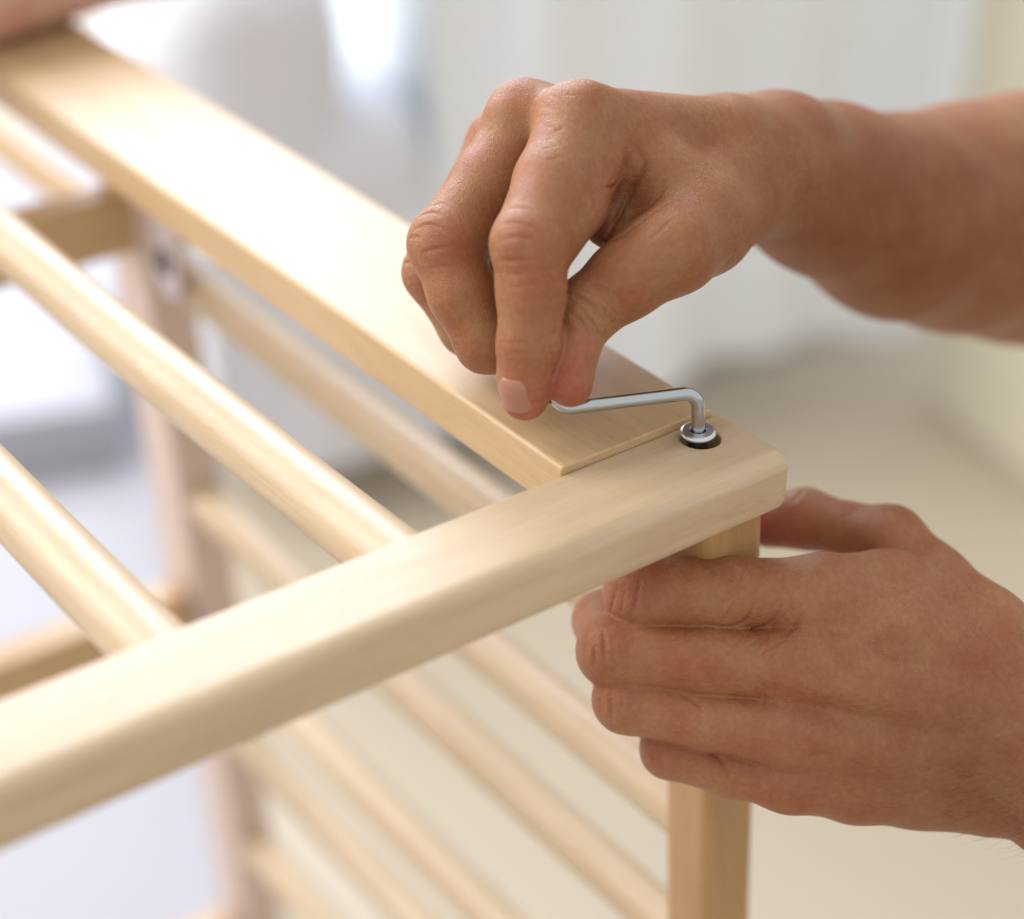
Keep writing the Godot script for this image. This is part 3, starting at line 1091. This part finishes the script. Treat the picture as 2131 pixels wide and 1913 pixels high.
	f.groove(Vector3(-21.42, 80.24, -41.83), Vector3(5.76, 4.99, -6.47), Vector3(-1.48, 8.42, 5.19), 1.6, 0.12, 0.50, 0.031)
	f.groove(Vector3(-23.50, 80.17, -42.67), Vector3(0.51, 4.54, -8.90), Vector3(-2.85, 8.60, 4.23), 2.5, 0.12, 0.50, 0.019)
	f.groove(Vector3(-17.04, 84.76, -54.04), Vector3(8.47, 5.26, 0.79), Vector3(-5.26, 8.50, -0.27), 4.2, 0.12, 0.50, 0.012)
	f.groove(Vector3(-12.59, 87.19, -61.98), Vector3(6.67, 7.41, -0.76), Vector3(-7.31, 6.31, -2.58), 5.5, 0.12, 0.50, 0.012)
	f.groove(Vector3(-16.29, 84.26, -48.99), Vector3(9.28, 3.60, -0.94), Vector3(-3.13, 8.93, 3.24), 2.4, 0.12, 0.50, 0.023)
	f.groove(Vector3(-20.33, 82.91, -49.77), Vector3(3.77, 1.94, -9.06), Vector3(-3.62, 9.31, 0.49), 2.1, 0.12, 0.50, 0.035)
	f.groove(Vector3(-20.98, 82.16, -46.17), Vector3(5.24, 3.32, -7.85), Vector3(-2.38, 9.41, 2.39), 1.6, 0.12, 0.50, 0.043)
	f.groove(Vector3(-11.64, 87.81, -63.09), Vector3(6.34, 7.63, 1.24), Vector3(-7.13, 6.39, -2.90), 6.7, 0.12, 0.50, -0.000)
	f.groove(Vector3(-13.57, 86.63, -53.32), Vector3(1.95, 3.28, -9.24), Vector3(-4.67, 8.60, 2.06), 2.6, 0.12, 0.50, 0.015)
	f.groove(Vector3(-15.77, 84.79, -50.00), Vector3(3.51, 4.02, -8.46), Vector3(-3.42, 8.96, 2.84), 2.5, 0.12, 0.50, 0.031)
	f.groove(Vector3(-14.69, 85.90, -58.84), Vector3(7.13, 6.52, -2.58), Vector3(-6.98, 6.94, -1.75), 5.3, 0.12, 0.50, 0.030)
	f.groove(Vector3(-24.98, 79.97, -43.50), Vector3(4.75, 4.95, -7.28), Vector3(-3.84, 8.61, 3.35), 2.5, 0.12, 0.50, 0.031)
	f.tint(Vector3(-49.29, 18.75, -21.44), 13.0, Color(0.450, 0.145, 0.095, 0.75))
	f.tint(Vector3(-38.31, 22.67, -13.46), 15.0, Color(0.430, 0.130, 0.090, 0.60))
	f.tint(Vector3(-33.35, 30.47, -18.71), 15.0, Color(0.450, 0.145, 0.095, 0.40))
	f.tint(Vector3(-33.92, 18.85, -43.78), 12.0, Color(0.450, 0.145, 0.095, 0.40))
	f.tint(Vector3(-41.78, 64.32, -30.45), 11.0, Color(0.410, 0.168, 0.100, 0.60))
	f.tint(Vector3(-49.74, 54.46, -60.83), 12.0, Color(0.410, 0.168, 0.100, 0.60))
	f.tint(Vector3(-44.23, 38.51, -73.73), 12.0, Color(0.410, 0.168, 0.100, 0.60))
	f.tint(Vector3(-5.04, 57.42, -39.00), 20.0, Color(0.360, 0.125, 0.090, 0.55))
	f.tint(Vector3(-41.25, 46.51, -19.32), 18.0, Color(0.410, 0.168, 0.100, 0.30))
	f.tint(Vector3(56.46, 61.09, -46.20), 32.0, Color(0.430, 0.225, 0.125, 0.40))
	f.tint(Vector3(-17.36, 78.94, -55.81), 24.0, Color(0.430, 0.225, 0.125, 0.25))
	f.tint(Vector3(108.59, 33.56, -15.93), 150.0, Color(0.270, 0.100, 0.032, 0.95))  # brown over the forearm: its shade painted into the skin colour
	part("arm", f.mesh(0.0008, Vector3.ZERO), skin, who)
	var nail_0 := part("fingernail", nail_mesh(f, Vector3(-0.053224, 0.027844, -0.023048), Vector3(0.132, 0.089458, 0.9872), Vector3(-0.98882, -0.057869, 0.13745), Vector3(0.069425, -0.99431, 0.080819), 0.01189, 0.01040, 0.00035), nail_mat, who.get_node("arm"))
	var nail_1 := part("fingernail", nail_mesh(f, Vector3(-0.022643, 0.027876, -0.022564), Vector3(0.41387, -0.67099, -0.61521), Vector3(0.79386, -0.064724, 0.60465), Vector3(-0.44553, -0.73863, 0.50589), 0.01150, 0.01100, 0.00035), nail_mat, who.get_node("arm"))
	f = Flesh.new()
	f.base = Color(0.388, 0.172, 0.079)
	f.bone(0, Vector3(55.98, -80.46, 82.45), 20.00, Vector3(60.62, -83.45, 93.99), 21.50, Vector3(0.15, 0.83, -0.53), 1.68)
	f.bone(0, Vector3(60.62, -83.45, 93.99), 21.50, Vector3(80.12, -97.81, 139.77), 28.00, Vector3(0.15, 0.83, -0.53), 1.50)
	f.bone(0, Vector3(80.12, -97.81, 139.77), 30.00, Vector3(111.35, -120.63, 203.58), 36.00, Vector3(0.15, 0.83, -0.53), 1.25)
	f.bone(0, Vector3(16.80, -43.74, 37.15), 11.60, Vector3(53.40, -67.99, 76.82), 13.00)
	f.bone(0, Vector3(3.72, -58.09, 45.83), 11.20, Vector3(48.64, -74.32, 84.01), 13.50)
	f.bone(0, Vector3(-4.11, -75.41, 51.90), 10.60, Vector3(46.45, -85.22, 87.85), 13.50)
	f.bone(0, Vector3(-4.76, -92.48, 52.84), 9.60, Vector3(44.88, -97.90, 87.66), 12.50)
	f.bone(0, Vector3(24.96, -64.14, 35.45), 11.00, Vector3(57.82, -80.56, 69.29), 14.00)
	f.bone(0, Vector3(13.51, -85.61, 43.50), 11.00, Vector3(52.72, -94.50, 76.23), 14.00)
	f.bone(0, Vector3(0.15, -94.41, 52.10), 10.20, Vector3(15.69, -99.84, 61.86), 10.80)
	f.bone(0, Vector3(15.69, -99.84, 61.86), 10.80, Vector3(31.51, -101.94, 72.18), 11.40)
	f.bone(0, Vector3(31.51, -101.94, 72.18), 11.40, Vector3(47.12, -101.60, 86.31), 13.00)
	f.bone(0, Vector3(59.23, -46.51, 26.70), 10.80, Vector3(60.81, -52.47, 44.10), 10.80)
	f.bone(0, Vector3(60.81, -52.47, 44.10), 10.80, Vector3(62.64, -59.21, 65.21), 12.50)
	f.bone(0, Vector3(62.64, -59.21, 65.21), 12.50, Vector3(66.97, -72.99, 84.80), 16.00)
	f.bone(0, Vector3(40.87, -47.29, 40.06), 9.00, Vector3(57.17, -57.89, 57.26), 13.00)
	f.bone(0, Vector3(24.57, -42.76, 36.27), 9.20, Vector3(43.96, -45.50, 43.88), 9.40)
	f.bone(0, Vector3(37.75, -53.15, 53.93), 12.00, Vector3(52.13, -66.76, 72.02), 14.00)
	f.bone(0, Vector3(8.79, -45.08, 43.33), 2.60, Vector3(9.38, -51.73, 52.42), 2.21)
	f.bone(0, Vector3(9.38, -51.73, 52.42), 2.60, Vector3(19.59, -56.79, 64.37), 2.21)
	f.bone(0, Vector3(19.59, -56.79, 64.37), 2.60, Vector3(33.32, -63.03, 79.19), 2.21)
	f.bone(0, Vector3(9.45, -51.11, 52.73), 2.00, Vector3(23.73, -45.83, 55.51), 1.70)
	f.bone(0, Vector3(23.73, -45.83, 55.51), 2.00, Vector3(32.35, -45.90, 60.54), 1.70)
	f.bone(0, Vector3(-0.53, -55.81, 53.44), 2.60, Vector3(12.08, -61.22, 63.57), 2.21)
	f.bone(0, Vector3(12.08, -61.22, 63.57), 2.60, Vector3(28.78, -67.62, 79.11), 2.21)
	f.bone(0, Vector3(-4.35, -71.93, 60.50), 2.40, Vector3(14.62, -75.68, 74.31), 2.04)
	f.bone(0, Vector3(14.62, -75.68, 74.31), 2.40, Vector3(30.79, -77.28, 86.24), 2.04)
	f.bone(1, Vector3(59.42, -46.00, 26.44), 10.40, Vector3(55.57, -48.13, 13.58), 8.80)
	f.bone(1, Vector3(55.57, -48.13, 13.58), 8.80, Vector3(49.71, -48.88, -1.83), 9.50)
	f.bone(1, Vector3(49.56, -49.28, -1.63), 9.80, Vector3(43.89, -53.27, -11.50), 8.60)
	f.bone(2, Vector3(16.80, -43.74, 37.15), 11.80, Vector3(-2.76, -44.30, 20.28), 11.20)
	f.bone(2, Vector3(-2.76, -44.30, 20.28), 11.20, Vector3(-22.54, -45.82, 2.52), 11.40)
	f.bone(2, Vector3(-22.54, -45.82, 2.52), 11.20, Vector3(-8.31, -52.98, -18.00), 9.80)
	f.bone(2, Vector3(-8.31, -52.98, -18.00), 9.80, Vector3(10.17, -60.72, -27.66), 8.60)
	f.bone(2, Vector3(10.17, -60.72, -27.66), 8.60, Vector3(23.71, -64.12, -23.85), 7.20)
	f.bone(3, Vector3(3.72, -58.09, 45.83), 11.40, Vector3(-15.41, -59.70, 27.16), 10.40)
	f.bone(3, Vector3(-15.41, -59.70, 27.16), 10.40, Vector3(-35.53, -60.07, 5.36), 10.80)
	f.bone(3, Vector3(-35.53, -60.07, 5.36), 10.60, Vector3(-22.07, -67.13, -15.80), 9.40)
	f.bone(3, Vector3(-22.07, -67.13, -15.80), 9.40, Vector3(-0.38, -75.69, -23.93), 8.40)
	f.bone(3, Vector3(-0.38, -75.69, -23.93), 8.40, Vector3(13.33, -77.79, -18.08), 7.20)
	f.bone(4, Vector3(-4.11, -75.41, 51.90), 10.80, Vector3(-20.16, -74.81, 33.80), 9.60)
	f.bone(4, Vector3(-20.16, -74.81, 33.80), 9.60, Vector3(-35.64, -73.71, 12.82), 10.20)
	f.bone(4, Vector3(-35.64, -73.71, 12.82), 10.00, Vector3(-22.31, -81.18, -6.67), 8.90)
	f.bone(4, Vector3(-22.31, -81.18, -6.67), 8.90, Vector3(-1.67, -89.60, -14.22), 8.00)
	f.bone(4, Vector3(-1.67, -89.60, -14.22), 8.00, Vector3(10.65, -92.06, -9.10), 7.00)
	f.bone(5, Vector3(-4.76, -92.48, 52.84), 9.80, Vector3(-15.72, -92.66, 39.09), 8.60)
	f.bone(5, Vector3(-15.72, -92.66, 39.09), 8.60, Vector3(-26.76, -90.56, 23.52), 8.80)
	f.bone(5, Vector3(-26.76, -90.56, 23.52), 8.60, Vector3(-15.93, -96.70, 7.01), 7.50)
	f.bone(5, Vector3(-15.93, -96.70, 7.01), 7.50, Vector3(0.54, -103.56, 1.04), 7.00)
	f.bone(5, Vector3(0.54, -103.56, 1.04), 7.00, Vector3(11.58, -106.12, 5.28), 6.00)
	f.groove(Vector3(-30.87, -40.39, 9.35), Vector3(5.88, -1.07, 8.02), Vector3(-6.90, 4.50, 5.66), 7.8, 1.47, 0.60, -0.007)
	f.groove(Vector3(-34.26, -43.00, 3.01), Vector3(0.32, -0.39, 9.99), Vector3(-9.71, 2.34, 0.41), 5.0, 1.09, 0.60, -0.017)
	f.groove(Vector3(-28.08, -39.20, 11.05), Vector3(7.13, -1.36, 6.88), Vector3(-5.26, 5.47, 6.52), 4.9, 0.20, 0.50, -0.005)
	f.groove(Vector3(-33.14, -41.53, 6.34), Vector3(3.65, 0.77, 9.28), Vector3(-8.79, 3.56, 3.17), 6.9, 0.26, 0.50, -0.024)
	f.groove(Vector3(-42.65, -52.11, 9.50), Vector3(6.69, 2.32, 7.06), Vector3(-6.22, 6.95, 3.61), 5.6, 1.52, 0.60, -0.001)
	f.groove(Vector3(-45.49, -55.28, 8.38), Vector3(4.09, 3.10, 8.58), Vector3(-8.69, 4.18, 2.63), 3.6, 1.28, 0.60, -0.006)
	f.groove(Vector3(-44.58, -53.44, 3.00), Vector3(2.48, 6.07, 7.55), Vector3(-7.90, 5.78, -2.06), 6.1, 1.09, 0.60, -0.033)
	f.groove(Vector3(-40.68, -51.91, 11.58), Vector3(7.91, 1.07, 6.02), Vector3(-4.83, 7.13, 5.08), 4.5, 0.23, 0.50, -0.002)
	f.groove(Vector3(-45.07, -69.75, 16.45), Vector3(4.54, 3.18, 8.32), Vector3(-8.69, 3.65, 3.34), 5.2, 1.52, 0.60, -0.007)
	f.groove(Vector3(-42.62, -67.93, 18.79), Vector3(6.26, -0.33, 7.79), Vector3(-6.48, 5.33, 5.44), 4.3, 0.48, 0.60, -0.006)
	f.groove(Vector3(-45.76, -69.80, 12.50), Vector3(1.50, 4.60, 8.75), Vector3(-9.32, 3.60, -0.30), 4.1, 0.48, 0.60, 0.012)
	f.groove(Vector3(-35.30, -86.98, 25.47), Vector3(3.70, 4.38, 8.19), Vector3(-9.02, 3.78, 2.06), 3.0, 1.09, 0.60, -0.027)
	f.groove(Vector3(-34.07, -86.36, 27.80), Vector3(6.00, 2.81, 7.49), Vector3(-7.73, 4.44, 4.53), 3.1, 0.26, 0.50, 0.006)
	f.groove(Vector3(-7.87, -46.28, 31.22), Vector3(-6.05, 7.51, -2.64), Vector3(-5.64, -1.71, 8.08), 8.9, 1.12, 0.69, 0.068)
	f.groove(Vector3(-10.93, -42.17, 28.74), Vector3(-5.99, 4.40, -6.69), Vector3(-6.72, 1.79, 7.19), 7.9, 0.64, 0.60, 0.012)
	f.groove(Vector3(-12.80, -40.73, 26.24), Vector3(-4.98, 3.81, -7.79), Vector3(-7.24, 3.11, 6.15), 7.2, 0.40, 0.60, 0.017)
	f.groove(Vector3(-13.96, -39.21, 23.80), Vector3(-3.91, 4.07, -8.26), Vector3(-6.92, 4.62, 5.55), 5.4, 0.23, 0.50, 0.026)
	f.groove(Vector3(-1.38, -45.81, 36.47), Vector3(-5.94, 6.52, -4.71), Vector3(-6.96, -1.23, 7.07), 12.5, 0.58, 0.60, 0.053)
	f.groove(Vector3(3.16, -38.78, 39.51), Vector3(6.61, 1.44, 7.37), Vector3(-7.08, 4.47, 5.47), 6.7, 0.64, 0.60, -0.120)
	f.groove(Vector3(2.80, -45.02, 42.63), Vector3(-2.82, 4.00, -8.72), Vector3(-8.77, 2.62, 4.04), 6.2, 0.58, 0.60, 0.021)
	f.groove(Vector3(-6.82, -48.04, 37.57), Vector3(-0.77, 0.15, -9.97), Vector3(-1.62, 9.86, 0.27), 8.8, 0.40, 0.60, -0.001)
	f.groove(Vector3(-7.57, -48.93, 42.19), Vector3(1.37, 3.06, -9.42), Vector3(-4.55, 8.64, 2.15), 7.5, 0.40, 0.60, -0.014)
	f.groove(Vector3(-11.77, -60.07, 46.02), Vector3(6.23, 1.86, 7.60), Vector3(-7.56, -1.07, 6.46), 6.5, 0.51, 0.60, -0.012)
	f.groove(Vector3(-11.89, -58.42, 45.98), Vector3(2.77, 9.20, 2.77), Vector3(-7.55, 0.30, 6.55), 5.1, 0.26, 0.50, 0.027)
	f.groove(Vector3(-9.81, -59.86, 48.62), Vector3(5.73, 0.10, 8.19), Vector3(-8.17, -0.71, 5.72), 5.4, 0.29, 0.50, -0.054)
	f.groove(Vector3(-15.84, -90.44, 55.00), Vector3(0.90, 9.59, -2.67), Vector3(-8.87, 1.99, 4.18), 14.4, 0.48, 0.69, 0.014)
	f.groove(Vector3(-15.24, -91.35, 56.54), Vector3(4.70, 0.69, 8.80), Vector3(-8.80, 1.10, 4.62), 4.7, 0.54, 0.60, -0.057)
	f.groove(Vector3(-11.25, -90.44, 61.52), Vector3(7.85, -0.32, 6.19), Vector3(-6.03, 1.92, 7.75), 3.0, 0.40, 0.60, -0.086)
	f.groove(Vector3(-26.46, -65.83, 33.32), Vector3(9.00, 4.36, 0.22), Vector3(-4.30, 8.77, 2.16), 5.4, 0.80, 0.69, -0.063)
	f.groove(Vector3(-21.48, -85.93, 42.29), Vector3(8.22, 5.20, 2.34), Vector3(-5.68, 7.12, 4.14), 7.3, 0.80, 0.69, -0.047)
	f.groove(Vector3(46.36, -39.21, -2.13), Vector3(-1.10, -0.77, -9.91), Vector3(-3.15, 9.48, -0.38), 5.1, 0.64, 0.69, 0.056)
	f.groove(Vector3(52.20, -39.04, 15.73), Vector3(2.74, 0.70, -9.59), Vector3(-4.32, 9.00, -0.58), 3.9, 0.26, 0.50, 0.084)
	f.groove(Vector3(5.10, -38.30, 41.74), Vector3(-3.53, 3.81, -8.54), Vector3(-7.07, 4.89, 5.11), 3.5, 0.17, 0.50, 0.001)
	f.groove(Vector3(-8.11, -53.24, 49.20), Vector3(-2.52, 4.62, -8.50), Vector3(-7.81, 4.21, 4.61), 4.1, 0.17, 0.50, 0.001)
	f.groove(Vector3(-17.90, -46.22, 21.74), Vector3(-7.29, 3.63, -5.80), Vector3(-6.53, -1.17, 7.48), 2.3, 0.17, 0.50, -0.014)
	f.groove(Vector3(-25.40, -54.01, 29.77), Vector3(-1.98, 4.95, -8.46), Vector3(-7.05, 5.28, 4.74), 3.6, 0.17, 0.50, 0.002)
	f.groove(Vector3(-15.26, -50.19, 35.14), Vector3(-4.56, 1.97, -8.68), Vector3(-3.57, 8.53, 3.80), 3.8, 0.17, 0.50, 0.005)
	f.groove(Vector3(-17.56, -51.83, 35.88), Vector3(-2.26, 5.02, -8.35), Vector3(-4.59, 7.01, 5.46), 4.0, 0.17, 0.50, 0.001)
	f.groove(Vector3(-4.41, -51.89, 53.89), Vector3(-3.20, 4.14, -8.52), Vector3(-6.62, 5.46, 5.13), 2.9, 0.17, 0.50, 0.001)
	f.groove(Vector3(9.12, -33.29, 39.75), Vector3(-3.65, 1.36, -9.21), Vector3(-4.78, 8.22, 3.11), 3.3, 0.17, 0.50, 0.008)
	f.groove(Vector3(-12.45, -51.43, 40.96), Vector3(-4.70, 1.92, -8.61), Vector3(-5.58, 6.91, 4.59), 1.7, 0.17, 0.50, 0.004)
	f.groove(Vector3(-23.44, -57.35, 34.53), Vector3(-6.13, 2.62, -7.45), Vector3(-7.17, 2.11, 6.64), 2.4, 0.17, 0.50, -0.004)
	f.groove(Vector3(-11.75, -48.84, 34.48), Vector3(-2.46, 0.51, -9.68), Vector3(-2.43, 9.64, 1.12), 2.0, 0.17, 0.50, 0.016)
	f.groove(Vector3(-0.95, -48.34, 52.39), Vector3(-4.65, 2.87, -8.37), Vector3(-3.49, 8.10, 4.71), 2.1, 0.17, 0.50, 0.000)
	f.groove(Vector3(-5.22, -47.76, 39.13), Vector3(-4.58, -1.19, -8.81), Vector3(-2.10, 9.77, -0.23), 2.8, 0.17, 0.50, 0.018)
	f.groove(Vector3(-3.40, -47.40, 46.22), Vector3(-1.32, 1.07, -9.85), Vector3(-4.51, 8.79, 1.56), 2.2, 0.17, 0.50, 0.014)
	f.groove(Vector3(4.47, -33.96, 34.12), Vector3(-5.33, 0.76, -8.43), Vector3(-3.87, 8.64, 3.23), 2.2, 0.17, 0.50, 0.005)
	f.groove(Vector3(0.62, -46.01, 42.65), Vector3(-1.67, -1.74, -9.70), Vector3(-2.57, 9.58, -1.27), 3.6, 0.17, 0.50, -0.044)
	f.groove(Vector3(-1.10, -40.40, 36.07), Vector3(-4.93, 5.26, -6.93), Vector3(-6.42, 3.17, 6.98), 1.6, 0.17, 0.50, -0.006)
	f.groove(Vector3(-5.17, -33.85, 25.82), Vector3(-5.43, 1.96, -8.16), Vector3(-2.81, 8.74, 3.97), 4.7, 0.17, 0.50, 0.002)
	f.groove(Vector3(-9.25, -50.83, 44.13), Vector3(-2.70, 2.75, -9.23), Vector3(-6.08, 6.94, 3.85), 2.9, 0.17, 0.50, 0.005)
	f.groove(Vector3(-1.57, -46.54, 45.70), Vector3(-2.94, -0.30, -9.55), Vector3(-3.39, 9.38, 0.75), 3.4, 0.17, 0.50, 0.014)
	f.groove(Vector3(-3.03, -41.19, 34.63), Vector3(-5.39, 5.06, -6.74), Vector3(-6.53, 2.54, 7.13), 2.7, 0.17, 0.50, -0.007)
	f.groove(Vector3(-0.60, -46.52, 37.19), Vector3(-5.56, 6.14, -5.60), Vector3(-7.62, -1.08, 6.38), 3.9, 0.17, 0.50, 0.120)
	f.groove(Vector3(-24.00, -52.56, 29.95), Vector3(-1.75, 3.99, -9.00), Vector3(-6.35, 6.53, 4.13), 2.4, 0.17, 0.50, 0.006)
	f.groove(Vector3(-7.02, -51.21, 48.70), Vector3(-2.95, 2.62, -9.19), Vector3(-7.09, 5.85, 3.94), 1.8, 0.17, 0.50, 0.006)
	f.groove(Vector3(-6.97, -51.05, 48.56), Vector3(-3.51, 1.84, -9.18), Vector3(-7.01, 5.98, 3.88), 2.1, 0.17, 0.50, 0.007)
	f.groove(Vector3(1.16, -46.12, 41.27), Vector3(-3.43, -3.00, -8.90), Vector3(-2.54, 9.42, -2.19), 2.9, 0.17, 0.50, -0.120)
	f.tint(Vector3(37.64, -52.01, -5.38), 16.0, Color(0.430, 0.130, 0.090, 0.90))
	f.tint(Vector3(39.73, -51.09, 1.28), 16.0, Color(0.430, 0.130, 0.090, 0.50))
	f.tint(Vector3(-27.17, -42.20, 6.55), 13.0, Color(0.370, 0.145, 0.080, 0.75))
	f.tint(Vector3(-39.18, -56.64, 8.80), 13.0, Color(0.370, 0.145, 0.080, 0.75))
	f.tint(Vector3(-39.39, -70.15, 16.09), 13.0, Color(0.370, 0.145, 0.080, 0.75))
	f.tint(Vector3(-30.23, -86.86, 26.89), 13.0, Color(0.370, 0.145, 0.080, 0.75))
	f.tint(Vector3(-3.11, -56.80, 47.12), 26.0, Color(0.370, 0.145, 0.080, 0.35))
	f.tint(Vector3(-8.07, -83.70, 55.35), 30.0, Color(0.370, 0.145, 0.080, 0.50))
	f.tint(Vector3(17.56, -47.15, 54.91), 30.0, Color(0.420, 0.210, 0.110, 0.35))
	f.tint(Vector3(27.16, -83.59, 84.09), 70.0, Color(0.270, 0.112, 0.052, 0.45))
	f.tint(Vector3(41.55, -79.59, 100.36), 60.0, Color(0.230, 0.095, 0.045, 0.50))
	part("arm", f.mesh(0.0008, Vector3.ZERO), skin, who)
	var shirt := plain(Color(0.62, 0.65, 0.70), 0.95)
	part("sleeve", rod(PackedVector3Array([Vector3(0.32052, -0.043671, -0.063505), Vector3(0.36341, -0.056544, -0.062949), Vector3(0.41438, -0.071925, -0.060364), Vector3(0.4738, -0.09308, -0.044214), Vector3(0.5312, -0.1213, -0.009548), Vector3(0.57742, -0.1535, 0.034546)]), 0.061, 0.0, 40), shirt, who)
	part("sleeve", rod(PackedVector3Array([Vector3(0.096963, -0.11007, 0.17323), Vector3(0.10604, -0.11659, 0.19074), Vector3(0.12864, -0.1342, 0.21211), Vector3(0.17504, -0.16445, 0.24025)]), 0.052, 0.0, 40), shirt, who)
	var hair := part("hair", hairs(f, Vector3(0.034066, -0.083987, 0.077796), Vector3(0.068486, -0.092237, 0.118186), Vector3(-0.523918, -0.466703, 0.712529), 0.9, 110, 8), plain(Color(0.16, 0.10, 0.07), 0.5), who.get_node("arm_001"))
	hair.set_meta("kind", "stuff")
	var other := thing("person", "second person's bare forearm resting on the board at the far corner", "person", at)
	f = Flesh.new()
	f.base = Color(0.72, 0.46, 0.37)
	f.bone(0, Vector3(-220.00, 24.00, -440.00), 20.00, Vector3(-120.00, 27.00, -446.00), 25.00)
	f.bone(0, Vector3(-120.00, 27.00, -446.00), 25.00, Vector3(-30.00, 28.00, -452.00), 25.00)
	f.bone(0, Vector3(-30.00, 28.00, -452.00), 25.00, Vector3(60.00, 32.00, -462.00), 27.00)
	f.bone(0, Vector3(60.00, 32.00, -462.00), 27.00, Vector3(180.00, 50.00, -480.00), 33.00)
	f.bone(0, Vector3(180.00, 50.00, -480.00), 33.00, Vector3(420.00, 130.00, -520.00), 42.00)
	f.bone(0, Vector3(420.00, 130.00, -520.00), 42.00, Vector3(700.00, 260.00, -560.00), 50.00)
	part("arm", f.mesh(0.003, Vector3.ZERO), skin, other)
